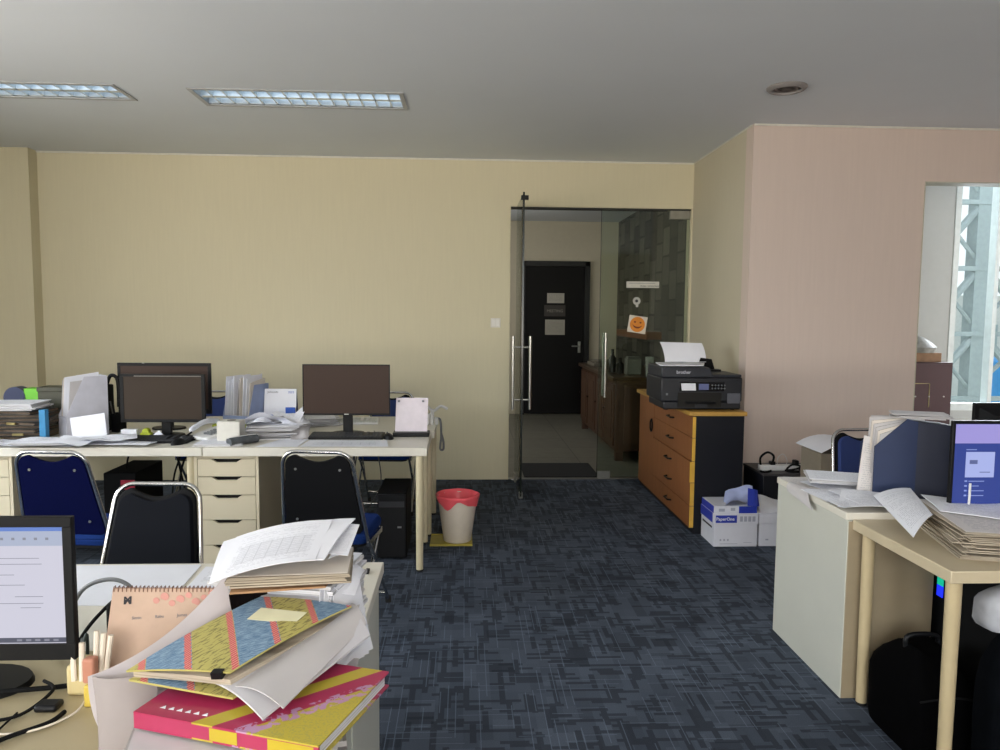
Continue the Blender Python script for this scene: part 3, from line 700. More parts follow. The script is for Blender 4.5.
MB().box(-.17, .235, -.0008, 0, .378, .384).out('reflective_strip', mat('strip_grey', '6e6a66', .3), [o for o in COL.objects if o.name.startswith('computer_monitor')][-1])
monitor('computer_monitor', 'taller black monitor standing behind the nearer one at left', -1.968, 4.93, .85, 1.185, .60, .02, .03)
MB().box(-.14, -.125, -.001, 0, .44, .446).out('badge', M_STEEL, [o for o in COL.objects if o.name.startswith('computer_monitor')][-1])

def keyboard(label, cx, cy, z, rz, w_=.44, d_=.15, m=None, key=None, grp=None):
    t = T('keyboard', label, 'keyboard', (cx, cy, z), rz, grp, local=True)
    MB().prism([(-d_/2, 0), (d_/2, 0), (d_/2, .024), (-d_/2, .012)], lambda a, b: (-w_/2, a, b), lambda a, b: (w_/2, a, b)).out('body', m or M_BLACK, t, bevel=.002)
    k = MB(); rows = 6; cols = 21
    for j in range(rows):
        y = -d_/2+.012+j*(d_-.02)/rows; zz = .012+(y+d_/2)/d_*.012
        i = 0
        while i < cols:
            wd = 5 if (j == 0 and i == 4) else 1
            x = -w_/2+.01+i*(w_-.02)/cols
            if i not in (15, 17) or j in (0, 1): k.box(x, x+wd*(w_-.02)/cols-.0025, y, y+(d_-.02)/rows-.003, zz-.001, zz+.006)
            i += wd
    k.out('keys', key or M_KEYS, t); t.children[-1]['kind'] = 'stuff'
    return t
keyboard('black keyboard in front of the thin bezel monitor of the far row', -.735, 4.635, ZD, 0, .46, .15)
keyboard('black keyboard in front of the thick bezel monitor at the left of the far row', -1.89, 4.50, ZD, R(-1), .50, .16)
keyboard('off-white keyboard lying behind the thin bezel monitor', -.83, 5.26, ZD+.001, R(3), .44, .16, M_WHITEP, mat('keycap_grey', 'b9bbb4', .5))
def mouse(label, x, y, z, rz, m=M_BLACK):
    t = T('computer_mouse', label, 'mouse', (x, y, z), rz, local=True)
    pr = [(0, .034), (.018, .033), (.028, .024), (.034, .008), (.033, 0)]
    vs = []; n = 16
    for i in range(5):
        f = i/4*PI/2
        for k in range(n):
            a = 2*PI*k/n; vs.append((.032*math.cos(a)*math.sin(f) if i else 0, .055*math.sin(a)*math.sin(f) if i else 0, .036*math.cos(f)*(1-.0*k)))
    MB().add(vs, [(i*n+k, i*n+(k+1) % n, (i+1)*n+(k+1) % n, (i+1)*n+k) for i in range(4) for k in range(n)]+[tuple(4*n+k for k in reversed(range(n)))]).out('shell', m, t)
    MB().cyl((-.004, .03, .031), (.004, .03, .031), .008, n=10).out('scroll_wheel', M_GREYP, t)
    MB().tube([(0,.055,.01),(.01,.12,.006),(-.03,.2,.005),(-.02,.3,.005)], .0022, 6, smooth=5).out('cable', M_BLACKM, t)
mouse('black mouse beside the black note holder on the far right desk', -.475, 4.60, ZD, R(20))
mouse('black mouse beside the telephone on the far left desk', -1.685, 4.40, ZD, R(-20))

# ------------------------------------------------------------------ items on the far row
def sheet(label, A, B, C_, D, m=None, name='paper_sheet', cat='paper', bu=(0,0,0), bv=(0,0,0), noise=0, group=None, nu=8, nv=8, t=.0014, fn=None):
    o = Vector((Vector(A)+Vector(B)+Vector(C_)+Vector(D))/4); o.z = min(A[2], B[2], C_[2], D[2])
    return one(name, label, cat, MB().patch(A, B, C_, D, nu, nv, bu, bv, t, noise, fn=fn), m or M_PRN, o, group)
def stack(label, cx, cy, z0, w_, d_, h_, rz, n=14, jit=.012, m=None, top_m=None, name='paper_stack', cat='paper stack', skew=(0,0), rj=2.5):
    o = T(name, label, cat, (cx, cy, z0), rz, local=True)
    mb = MB(); th = h_/n; rs = random.Random(int(abs(cx*1000)+abs(cy*777)))
    for k in range(n):
        Mt = Matrix.Translation((rs.uniform(-jit, jit)+skew[0]*k/n, rs.uniform(-jit, jit)+skew[1]*k/n, 0)) @ Matrix.Rotation(R(rs.uniform(-rj, rj)), 4, 'Z')
        mb.box(-w_/2, w_/2, -d_/2, d_/2, k*th, (k+1)*th-.0004, 0, Mt)
    mb.out('sheets', m or M_EDGE, o)
    z = h_+.0006
    Mt = Matrix.Translation((skew[0], skew[1], 0)) @ Matrix.Rotation(R(rs.uniform(-rj, rj)), 4, 'Z')
    c = [Mt @ Vector((a*w_/2, b*d_/2, z)) for a, b in ((-1,-1),(1,-1),(1,1),(-1,1))]
    MB().patch(*c, 4, 4, t=.001).out('top_sheet', top_m or M_PRN, o)
    return o
def magfile(label, x, y, z, rz, w_, d_, h_, m, contents=True, cut=.45, paper_h=.0, group=None, front_h=.1, tall=1.0):
    """magazine file, opening towards -Y; local x=thickness w_, y=depth d_"""
    t = T('magazine_file', label, 'file box', (x, y, z), rz, group, local=True)
    b = .003
    side = [(0, 0), (d_, 0), (d_, h_), (d_*.72, h_), (0, front_h)] if cut is None else [(0, 0), (d_, 0), (d_, h_), (d_*(1-cut), h_), (0, front_h)]
    mb = MB()
    mb.prism(side, lambda a, c: (-w_/2, a, c), lambda a, c: (-w_/2+b, a, c)).prism(side, lambda a, c: (w_/2-b, a, c), lambda a, c: (w_/2, a, c))
    mb.box(-w_/2+b, w_/2-b, d_-b, d_, 0, h_).box(-w_/2+b, w_/2-b, 0, b, 0, front_h).box(-w_/2+b, w_/2-b, b, d_-b, 0, b)
    mb.out('case', m, t)
    if contents:
        rs = random.Random(int(x*1000)); n = 9
        for k in range(n):
            xx = -w_/2+.008+(w_-.02)*k/(n-1); hh = h_*rs.uniform(.84, .97)+paper_h
            MB().patch((xx, .006, .004), (xx+rs.uniform(-.002,.002), d_-.01, .004), (xx+rs.uniform(-.004,.004), d_-.02, hh), (xx+rs.uniform(-.004,.004), .02+rs.uniform(0,.02), hh*rs.uniform(.9,1)), 1, 4, t=.003).out('papers', rs.choice([M_PAPER, M_PAPER, M_PAPER, M_PAPG, M_PAPW]), t)
    return t
# left end of the far row
magfile('white magazine file bursting with papers, left of the far row monitors', -2.475, 4.64, ZD, R(-48), .16, .24, .375, M_MAGW, front_h=.13, cut=.55, paper_h=.03)
t = T('folder_pile', 'pile of dark ring folders with shiny clips at the far left desk', 'folders', (-2.72, 4.62, ZD))
for k in range(8):
    Mt = Matrix.Translation((-2.70+random.uniform(-.02,.02), 4.64, ZD+.001+k*.022)) @ Matrix.Rotation(R(random.uniform(-14, 14)), 4, 'Z')
    f = MB().box(-.16, .15, -.11, .12, 0, .005, M=Mt).box(-.15, .15, -.10, .12, .005, .017, 1, M=Mt).box(-.16, .15, -.11, .12, .017, .0215, M=Mt).out('folder', [mat('folder_dark', '1b1714', .35), mat('folder_paper', '5c4c3c', .7, var=.3, vscale=60)], t)
    if k in (1, 4): MB().box(-.03, .03, -.115, -.105, .004, .018, M=Mt).out('clip', mat('brass', 'a99d70', .3, .9), f)
stack('loose white papers piled on the dark folders at the far left', -2.74, 4.63, ZD+.179, .30, .24, .04, R(6), 7, .02)
one('storage_box', 'dark green box standing behind the dark folders at the far left', 'box', MB().box(-2.74, -2.57, 4.86, 4.99, ZD, 1.02).box(-2.745, -2.565, 4.855, 4.995, 1.0, 1.03), mat('box_green', '3a3a2c', .5, var=.1), (-2.65,4.92,ZD), bevel=.004)
one('box_file', 'bright blue narrow file standing right of the dark folders', 'file box', MB().box(-2.535, -2.50, 4.50, 4.54, ZD, .93), mat('file_blue', '2d7fb0', .5), (-2.52,4.6,ZD))
one('lime_box', 'small bright green box behind the dark green box at the far left', 'box', MB().box(-2.92, -2.80, 5.02, 5.12, ZD, 1.005), mat('lime', '6cc030', .5), (-2.85,5.07,ZD), bevel=.004)
one('tape_roll', 'dark blue round tape reel at the far left', 'tape', MB().cyl((-2.98, 5.02, ZD+.20), (-2.98, 5.10, ZD+.20), .072, n=28).box(-3.02, -2.94, 5.02, 5.10, ZD, ZD+.15), mat('tape_blue', '18264f', .5), (-2.98,5.06,ZD))
t = T('desk_organiser', 'black mesh pen holder with pens beside the thick bezel monitor', 'pen holder', (-2.27, 4.90, ZD))
MB().lathe([(0,0),(.045,0),(.045,.12),(.042,.12),(.042,.004),(0,.004)], (-2.245,4.88,ZD)).out('cup', M_BLACKM, t)
MB().box(-2.36, -2.31, 4.86, 4.97, ZD, ZD+.30).out('holder', M_BLACKM, t, bevel=.008)
for k in range(5):
    a = k*1.3; MB().cyl((-2.245+.02*math.cos(a), 4.88+.02*math.sin(a), ZD+.01), (-2.245+.05*math.cos(a), 4.88+.04*math.sin(a), ZD+.17+.01*k), .004, n=8).out('pen', [M_BLACK, M_WHITEP, M_BLACK, M_STEEL, M_BLACK][k], t)
MB().tube([(-2.33,4.9,1.02),(-2.30,4.9,1.10),(-2.26,4.9,1.09),(-2.25,4.9,1.02),(-2.25,4.9,.9)], .012, 8, smooth=5).out('headset_band', M_BLACK, t)
sheet('white sheet leaning against the white magazine file at the far left', (-2.33, 4.48, ZD+.002), (-2.14, 4.50, ZD+.004), (-2.20, 4.60, .90), (-2.40, 4.585, .87), M_PAPER, bu=(0,-.01,.0))
gl = 'loose papers at the front of the far left desk'
for k, (x_, y_, a_, m_) in enumerate(((-2.62,4.42,5,M_PRN),(-2.36,4.40,-12,M_PAPER),(-2.22,4.41,10,M_PRN),(-1.98,4.355,-4,M_PAPER))):
    Mt = Matrix.Translation((x_, y_, ZD+.003+k*.004)) @ Matrix.Rotation(R(a_), 4, 'Z'); ww_, dd_ = (.29, .20) if k < 3 else (.33, .13)
    c = [Mt @ Vector((u*ww_/2, v*dd_/2, 0)) for u, v in ((-1,-1),(1,-1),(1,1),(-1,1))]
    sheet(['printed sheet nearest the left edge on the far left desk', 'blank sheet overlapping the printed sheet at the far left desk', 'printed sheet in front of the white magazine file', 'long blank sheet below the thick bezel monitor'][k], *c, m_, noise=.003)
for k, (x_, y_, a_, m_) in enumerate(((-2.80,4.36,-6,M_PAPER),(-2.52,4.325,14,M_PRN),(-2.26,4.32,-16,M_PAPER),(-2.08,4.40,24,M_PRN))):
    Mt = Matrix.Translation((x_, y_, ZD+.026+k*.005)) @ Matrix.Rotation(R(a_), 4, 'Z')
    c = [Mt @ Vector((u*.145, v*.10, 0)) for u, v in ((-1,-1),(1,-1),(1,1),(-1,1))]
    sheet(['white sheet nearest the left edge, overhanging the far left desk front', 'printed sheet overhanging the far left desk front above the blue chair', 'tilted blank sheet overhanging the desk front right of the blue chair top', 'tilted printed sheet left of the keyboard on the far left desk'][k], *c, m_, noise=.012)
stack('low stack of papers hanging over the front of the far left desk', -2.42, 4.33, ZD+.02, .32, .18, .012, R(3), 5, .03)
t = T('coaster_watch', 'small brass coloured round dish among papers at the far left', 'dish', (-2.60, 4.36, ZD+.05))
MB().lathe([(0,0),(.04,0),(.05,.01),(.045,.012),(0,.006)], (-2.74,4.40,ZD+.022), 24).out('dish', mat('brass'), t)
# small things before the thick bezel monitor
one('note_block', 'white note block standing below the thick bezel monitor', 'note block', MB().box(-2.105, -2.01, 4.595, 4.64, ZD, ZD+.055), M_PAPER, (-2.05,4.61,ZD), bevel=.003)
one('tape_dispenser', 'lime and black tape dispenser below the thick bezel monitor', 'dispenser', MB().box(-1.99, -1.93, 4.595, 4.64, ZD, ZD+.035).cyl((-1.96,4.60,ZD+.04),(-1.96,4.635,ZD+.04),.022,n=18), M_LIME, (-1.96,4.61,ZD), bevel=.003)
one('crumpled_tissue', 'crumpled white tissue below the thick bezel monitor', 'tissue', MB().add([(-1.94,4.60,ZD),(-1.84,4.60,ZD),(-1.85,4.64,ZD),(-1.93,4.64,ZD),(-1.88,4.61,ZD+.05),(-1.90,4.63,ZD+.03)], [(0,1,4),(1,2,4),(2,3,5),(3,0,4,5),(2,5,4),(3,2,1,0)]), M_PAPER, (-1.89,4.62,ZD))
# telephone
t = T('telephone', 'white desk telephone with handset, right of the thick bezel monitor', 'telephone', (-1.56, 4.60, ZD), R(-30), local=True)
MB().prism([(-.10, 0), (.10, 0), (.10, .06), (-.10, .025)], lambda a, b: (-.08, a, b), lambda a, b: (.08, a, b)).out('base', M_WHITEP, t, bevel=.006)
MB().tube([(-.055,-.10,.055),(-.055,-.09,.07),(-.055,0,.10),(-.055,.09,.095),(-.055,.10,.08)], .017, 10, smooth=5).out('handset', mat('handset_white', 'c9ccd4', .4), t)
kp = MB()
for i in range(3):
    for j in range(4): kp.box(.0+i*.022, .016+i*.022, -.06+j*.024, -.045+j*.024, .035+(j*.024)*.17, .046+(j*.024)*.17)
kp.out('keypad', M_GREYP, t)
MB().tube([(-.055,-.10,.05),(-.09,-.13,.012),(-.05,-.16,.008),(0,-.12,.012)], .006, 6, smooth=6).out('cord', M_BLACKM, t)
t = T('tissue_box', 'white cube box with round slot on the desk between the monitors', 'box', (-1.41, 4.44, ZD))
MB().box(-1.475, -1.34, 4.44, 4.56, ZD+.012, ZD+.128).out('box', mat('cube_white', 'd5d3cb', .5), t, bevel=.004)
MB().cyl((-1.405, 4.50, ZD+.128), (-1.405, 4.50, ZD+.130), .026, n=24).out('slot', mat('slot_grey', '5e5b54', .6), t)
stack('thin white papers under the white cube box', -1.44, 4.46, ZD, .27, .28, .0115, R(3), 4, .008)
# middle magazine file with papers and green box
magfile('white and blue file box full of papers between the two far row monitors', -1.49, 4.86, ZD+.055, R(-20), .20, .22, .25, mat('file_bluegrey', '8d9cc0', .6), front_h=.05, paper_h=.075, cut=.7)
one('lime_box', 'yellow green box lying under the white file box between the monitors', 'box', MB().box(-1.63, -1.37, 4.82, 5.04, ZD, ZD+.054), M_LIME, (-1.5,4.9,ZD), bevel=.004)
stack('messy white paper pile between the file box and the thin bezel monitor', -1.205, 4.72, ZD, .30, .26, .085, R(12), 16, .035, rj=14)
pile_ = [o for o in COL.objects if o.get('label', '').startswith('messy white paper pile')][0]
rs = random.Random(3)
for k in range(9):
    a = rs.uniform(-1.2, 1.2); c = Vector((rs.uniform(-.10,.12), rs.uniform(-.10,.06), .035+.010*k)); ux = Vector((math.cos(a), math.sin(a), rs.uniform(-.25,.25)))*rs.uniform(.09,.13); uy = Vector((-math.sin(a), math.cos(a), rs.uniform(-.3,.3)))*.075
    MB().patch(c-ux-uy, c+ux-uy, c+ux+uy, c-ux+uy, 8, 8, (0,0,rs.uniform(-.02,.03)), (0,0,rs.uniform(-.01,.02)), .0012, .02).out('loose_sheet', rs.choice([M_PAPER, M_PRN, M_PAPER, M_PRNW]), pile_, world=False)
sheet('white sheet sticking up from the messy pile beside the thin bezel monitor', (-1.14, 4.60, ZD+.09), (-1.04, 4.62, ZD+.07), (-1.0, 4.80, .955), (-1.06, 4.86, .90), M_PRN, bu=(0,0,.01))
sheet('crumpled translucent sheet at the right of the messy pile', (-1.06, 4.52, ZD+.004), (-.96, 4.56, ZD+.004), (-.98, 4.72, ZD+.08), (-1.09, 4.70, ZD+.10), M_PAPG, noise=.012)
t = T('rolled_cloth', 'dark grey folded pouch at the desk edge below the messy papers', 'pouch', (-1.29, 4.38, ZD))
pm = MB().tube([(-1.37,4.33,ZD+.032),(-1.31,4.39,ZD+.036),(-1.25,4.46,ZD+.034)], .034, 14, smooth=5)
for q in pm.v: q.z = ZD+.001+(q.z-ZD)*.72
pm.out('body', mat('pouch_grey', '4e5358', .7, var=.25, vscale=40), t)
MB().tube([(-1.375,4.325,ZD+.047),(-1.31,4.385,ZD+.052),(-1.25,4.455,ZD+.051)], .004, 6, smooth=6).out('trim_edge', M_WHITEP, t)
t = T('desk_calendar', 'white and blue tent desk calendar left of the thin bezel monitor', 'calendar', (-1.195, 5.0, ZD))
MB().patch((-1.335, 4.96, ZD+.10), (-1.125, 4.96, ZD+.10), (-1.125, 4.99, 1.012), (-1.335, 4.99, 1.012), 4, 4, t=.003).out('front_page', M_PAPER, t)
MB().patch((-1.335, 5.05, ZD), (-1.125, 5.05, ZD), (-1.125, 4.994, 1.012), (-1.335, 4.994, 1.012), 4, 4, t=.003).out('back_page', mat('calendar_navy', '22305c', .6), t)
MB().box(-1.19, -1.127, 4.945, 4.956, ZD+.10, ZD+.15).box(-1.335, -1.125, 4.93, 5.05, ZD, ZD+.10).out('base', mat('calendar_blue', '2b58b8', .5), t)
text('print', 'JANUARI', .018, M_INKG, t, (-1.28, 4.981, .99)); text('print', '2023', .02, mat('cal_blue_ink', '3c60c0', .6), t, (-1.16, 4.981, .99))
# note stand, sheets by the right monitor
t = T('note_holder', 'pinkish white note page held in a black base, right of the thin monitor', 'note holder', (-.35, 4.72, ZD))
MB().box(-.455, -.225, 4.66, 4.78, ZD, ZD+.025).out('base', M_BLACK, t, bevel=.003)
pg = MB().patch((-.445, 4.73, ZD+.025), (-.240, 4.73, ZD+.025), (-.235, 4.765, .98), (-.440, 4.765, .98), 4, 4, t=.004).out('page', mat('pink_page', 'dad2da', .7), t)
pr = MB()
for k in range(8): pr.box(-.42, -.42+.15*(.5+.5*math.sin(k*1.7)**2), 4.725, 4.7275, .80+k*.018, .802+k*.018)
for x_ in (-.425, -.26): pr.box(x_, x_+.012, 4.756, 4.7575, .955, .965)
MB().box(-.43,-.415,4.754,4.757,.953,.966).box(-.275,-.26,4.754,4.757,.953,.966).out('corner_print', M_INKG, pg)
sheet('long printed form at the front edge before the thin bezel monitor', (-.955,4.30,ZD+.004), (-.445,4.31,ZD+.003), (-.475,4.52,ZD+.003), (-.945,4.53,ZD+.003), M_FORM)
sheet('blank sheet at the front edge beside the dark grey pouch', (-1.21,4.30,ZD+.003), (-.97,4.30,ZD+.003), (-.96,4.56,ZD+.003), (-1.12,4.56,ZD+.003), M_PAPER)
stack('papers lying behind the thin monitor by the off-white keyboard', -1.05, 5.20, ZD, .28, .22, .05, R(15), 8, .03, m=M_EDGE, rj=10)
t = T('cable_bundle', 'white adapters and cable bundle at the right rear end of the far row', 'cables', (-.25, 5.2, ZD))
for k in range(4): MB().box(-.30+k*.03, -.275+k*.03, 5.16+.02*(k % 2), 5.22, ZD, ZD+.05+.03*(k % 3)).out('adapter', M_WHITEP, t, bevel=.006)
MB().tube([(-.34,5.18,ZD+.07),(-.28,5.15,ZD+.14),(-.22,5.17,ZD+.10),(-.17,5.2,ZD+.13),(-.12,5.2,ZD+.11)], .01, 8, smooth=6).out('cable', M_WHITEP, t)
MB().tube([(-.2,5.2,ZD+.04),(-.172,5.2,ZD+.03),(-.165,5.2,.66),(-.172,5.2,.57),(-.15,5.2,.565),(-.15,5.2,.62),(-.165,5.2,.68)], .008, 8, smooth=6).out('cable', M_GREYP, t)

# ------------------------------------------------------------------ file cabinet, printer, boxes
t = T('file_cabinet', 'orange wood fronted cabinet with black end under the printer', 'cabinet', (1.78, 5.8, 0))
MB().box(1.60, 1.94, 5.008, 6.575, 0, .832).out('body', M_CABBLK, t, bevel=.002)
MB().box(1.552, 1.958, 5.000, 6.585, .832, .862).out('top', M_OAK, t, bevel=.004)
z = .825
for k, (hh, off) in enumerate(((.15, 0), (.165, 0), (.15, .012), (.165, .006), (.155, .006))):
    d = MB().box(1.580-off, 1.600, 5.012, 6.055, z-hh+.004, z).out('drawer', M_ORANGE, t)
    MB().box(1.578-off, 1.602, 5.0085, 5.0119, z-hh+.004, z).out('edge_band', M_OAKEDGE, d)
    MB().tube([(1.58-off, 5.47, z-hh*.45), (1.553-off, 5.485, z-hh*.45), (1.553-off, 5.585, z-hh*.45), (1.58-off, 5.60, z-hh*.45)], .006, 8).out('handle', M_BLACK, d)
    z -= hh
d = MB().box(1.580, 1.600, 6.062, 6.565, .04, .825).out('door', M_ORANGE, t)
ring = [(1.572, 6.12+.035*math.cos(a*PI/8), .60+.05*math.sin(a*PI/8)) for a in range(17)]
MB().tube(ring, .006, 6).cyl((1.58,6.12,.65),(1.568,6.12,.65),.008).out('handle', M_BLACK, d)

t = T('printer', 'black multifunction printer on the orange cabinet with paper in its rear feed', 'printer', (1.64, 5.3, .862))
X0, X1, Y0, Y1, Z0 = 1.368, 1.945, 5.07, 5.50, .868
MB().box(X0+.02, X1-.005, Y0+.02, Y1, Z0, Z0+.055).box(X0, X1, Y0+.01, Y1, Z0+.055, Z0+.225).out('body', mat('printer_black', '1b1d23', .45, var=.05), t, bevel=.010)
MB().prism([(X0, .225), (X1-.21, .225), (X1-.235, .295), (X0, .300)], lambda a, b: (a, Y0+.005, Z0+b), lambda a, b: (a, Y1-.03, Z0+b)).out('scanner_lid', mat('printer_lid', '262931', .4), t, bevel=.006)
MB().box(X1-.225, X1, Y0+.03, Y1-.03, Z0+.225, Z0+.245).out('right_cover', mat('printer_lid'), t, bevel=.006)
MB().box(X0+.13, X1-.13, Y0+.004, Y0+.012, Z0+.13, Z0+.195).out('control_panel', mat('panel_black', '0e0f13', .25), t, bevel=.002)
MB().prism([(X0+.145, .135), (X0+.245, .135), (X0+.240, .185), (X0+.138, .185)], lambda a, b: (a, Y0+.0035, Z0+b), lambda a, b: (a, Y0+.0005, Z0+b)).out('label_card', M_PAPER, t)
MB().box(X0+.265, X0+.335, Y0, Y0+.0035, Z0+.14, Z0+.182).out('display', mat('lcd', '5b6288', .3, emit=.15), t)
kb = MB()
for i in range(5):
    for j in range(2): kb.cyl((X0+.36+i*.022, Y0+.0038, Z0+.15+j*.022), (X0+.36+i*.022, Y0, Z0+.15+j*.022), .006, n=8)
kb.out('buttons', M_GREYP, t)
MB().box(X0+.12, X1-.15, Y0+.002, Y0+.011, Z0+.02, Z0+.12).out('output_slot', M_DARKGAP, t)
MB().box(X0+.17, X1-.2, Y0-.03, Y0+.012, Z0+.045, Z0+.057).out('output_tray', M_BLACK, t, bevel=.003)
MB().box(X0+.24, X1-.25, Y0-.006, Y0+.002, Z0+.012, Z0+.04).out('paper_cassette', M_KEYS, t, bevel=.002)
MB().box(X1-.105, X1-.015, Y0+.002, Y0+.012, Z0+.045, Z0+.115).out('ink_window', mat('ink_win', '5c5e66', .3), t, bevel=.002)
text('logo', 'brother', .032, mat('logo_grey', 'b9bcc4', .4), t, (X0+.155, Y0+.0045, Z0+.262), bold=.0006)
MB().box(X0+.035, X0+.05, Y0+.009, Y0+.0095, Z0+.10, Z0+.115).out('sticker', M_GREYP, t)
for q in ((X0+.05,Y0+.06),(X1-.05,Y0+.06),(X0+.25,Y1-.05),(X1-.05,Y1-.05)): MB().cyl((q[0], q[1], .8622), (q[0], q[1], Z0+.002), .015).out('foot', M_RUB, t)
MB().prism([(0,0),(.16,0),(.13,.09),(.05,.10)], lambda a, b: (X1-.24+a, Y1-.08, Z0+.245+b), lambda a, b: (X1-.24+a, Y1-.05, Z0+.245+b)).out('rear_shade_wedge', M_BLACKM, t)  # black wedge stands in for the triangle of shade above the tray
MB().box(X1-.25, X1-.05, Y1-.12, Y1-.03, Z0+.245, Z0+.26).out('rear_tray', M_BLACK, t)
sheet('stack of white sheets lying on top of the printer lid', (X0-.005, 5.09, Z0+.308), (X0+.30, 5.09, Z0+.308), (X0+.42, 5.44, Z0+.305), (X0+.05, 5.44, Z0+.306), M_PAPER, t=.006)
sheet('white sheet standing upright in the rear feed of the printer', (X0+.115, 5.42, Z0+.312), (X0+.425, 5.42, Z0+.312), (X0+.415, 5.50, 1.318), (X0+.095, 5.50, 1.325), M_PAPER, bv=(.008,-.004,0), t=.003)

def carton(label, x0, x1, y0, y1):
    t = T('paper_carton', label, 'carton', ((x0+x1)/2, y0, 0))
    MB().box(x0+.004, x1-.004, y0+.004, y1-.004, .0, .158).out('box', M_BOXW, t, bevel=.002)
    MB().box(x0, x1, y0, y1, .152, .222).out('lid', M_BOXW, t, bevel=.002)
    return t
t = carton('white copy paper carton with blue banded lid beside the black cabinet end', 1.645, 1.945, 4.715, 4.985)
lid = t.children[-1]
o = MB().box(1.658, 1.80, 4.7135, 4.715, .162, .212).out('blue_label', M_BOXB, lid)
MB().box(1.6435, 1.645, 4.74, 4.985, .158, .222).out('blue_label', M_BOXB, lid)
text('print', 'PaperOne', .03, M_PAPER, lid, (1.722, 4.713, .187), bold=.0004)
pr = MB()
for q in range(4): pr.box(1.82+q*.028, 1.84+q*.028, 4.7138, 4.715, .17, .205)
pr.out('print', mat('print_grey', 'a4a8b8', .6), lid)
bx = t.children[0]; pr = MB()
for q in range(3): pr.prism([(1.695+q*.025+.007*math.cos(a*PI/3), .045+.008*math.sin(a*PI/3)) for a in range(6)], lambda a, b: (a, 4.719, b), lambda a, b: (a, 4.7182, b))
pr.box(1.69, 1.81, 4.7182, 4.719, .018, .021).box(1.85, 1.905, 4.7182, 4.719, .026, .029)
pr.out('print', mat('print_grey'), bx)
MB().box(1.6482, 1.649, 4.76, 4.95, .115, .128).out('handle_slot', M_INK, bx)
t = carton('white copy paper carton on the floor half hidden behind the white desk side', 1.952, 2.252, 4.72, 4.93)
MB().box(2.00, 2.02, 4.7225, 4.724, .04, .05).out('print', mat('print_grey'), t)
t = T('paper_ream', 'opened blue and white paper ream box on top of the carton', 'paper pack', (1.79, 4.75, .222))
MB().box(1.648, 1.935, 4.725, 4.975, .2225, .272).out('box', M_BOXW, t, bevel=.002)
o = t.children[-1]
MB().box(1.815, 1.936, 4.7238, 4.725, .224, .270).out('blue_label', M_BOXB, o); MB().box(1.6468, 1.648, 4.73, 4.975, .224, .270).out('blue_label', M_BOXB, o)
MB().box(1.68, 1.72, 4.7242, 4.725, .235, .255).box(1.76, 1.79, 4.7242, 4.725, .24, .26).out('print', mat('print_grey'), o)
MB().patch((1.70, 4.73, .275), (1.92, 4.73, .275), (1.97, 4.90, .37), (1.80, 4.95, .30), 8, 8, (0,0,.02), (0,0,-.02), .002, .02).out('torn_wrapper', mat('wrapper', 'a9b4dc', .5), t)
MB().patch((1.87, 4.72, .275), (1.955, 4.735, .268), (1.965, 4.80, .36), (1.90, 4.80, .375), 6, 6, (.01,-.01,0), t=.002).out('blue_flap', M_BOXB, t)
sheet('torn white wrapping paper lying on the half hidden carton', (1.97,4.74,.2235), (2.20,4.74,.2235), (2.20,4.92,.26), (1.99,4.92,.30), M_PAPER, noise=.01, name='wrapping_paper', cat='wrapping paper')

t = T('low_cabinet', 'low dark cabinet against the pinkish wall with power strips on it', 'cabinet', (2.4, 5.15, 0))
MB().box(2.075, 2.75, 4.97, 5.335, 0, .42).out('body', M_CABBLK, t, bevel=.003)
MB().box(2.07, 2.76, 4.96, 5.34, .42, .437).out('top', mat('cab_top_dark', '3c3a3c', .5), t, bevel=.002)
t = T('power_strip', 'white power strip with black plugs on the low dark cabinet', 'power strip', (2.25, 5.1, .437))
MB().box(2.09, 2.40, 5.06, 5.12, .437, .475).out('strip', M_WHITEP, t, bevel=.005)
MB().tube([(2.10,5.09,.47),(2.09,5.07,.53),(2.13,5.05,.57),(2.18,5.06,.54),(2.18,5.09,.475)], .008, 8, smooth=6).tube([(2.06,5.0,.45),(2.09,4.99,.44),(2.14,5.0,.45)], .008, 8, smooth=4).out('cable', M_BLACKM, t)
MB().box(2.165, 2.20, 5.07, 5.11, .475, .50).box(2.33, 2.36, 5.05, 5.10, .475, .51).out('plug', M_BLACK, t, bevel=.004)
MB().tube([(2.25,5.03,.445),(2.31,5.0,.46),(2.36,5.02,.475),(2.30,5.03,.485),(2.25,5.0,.45),(2.33,4.98,.445)], .007, 8, smooth=6).out('cable', M_BLACKM, t)
MB().box(2.36, 2.50, 4.99, 5.06, .437, .462).out('adapter', M_BLACK, t, bevel=.006)
MB().tube([(2.40,5.0,.47),(2.5,5.0,.475),(2.56,4.99,.45)], .012, 8, smooth=5).out('cable', M_BLACKM, t)
one('cable_loop', 'small white cable loop behind the power strip by the wall', 'cable', MB().tube([(2.27,5.2,.445),(2.27,5.2,.50),(2.31,5.2,.53),(2.34,5.2,.48),(2.33,5.2,.445)], .003, 6, smooth=5), M_WHITEP, (2.3,5.2,.437))
one('storage_box', 'brownish grey tall box behind the white desk, under the curled poster', 'box', MB().box(2.29, 2.62, 4.60, 4.88, 0, .645), mat('box_greybrown', '8a8070', .7, var=.05), (2.45,4.74,0), bevel=.003)
sheet('large curled white poster sheet arching over the brownish grey box', (2.27, 4.55, .66), (2.27, 4.92, .66), (2.66, 4.92, .648), (2.66, 4.55, .648), M_PAPER, bv=(0,0,.065), name='poster', cat='poster', t=.004)

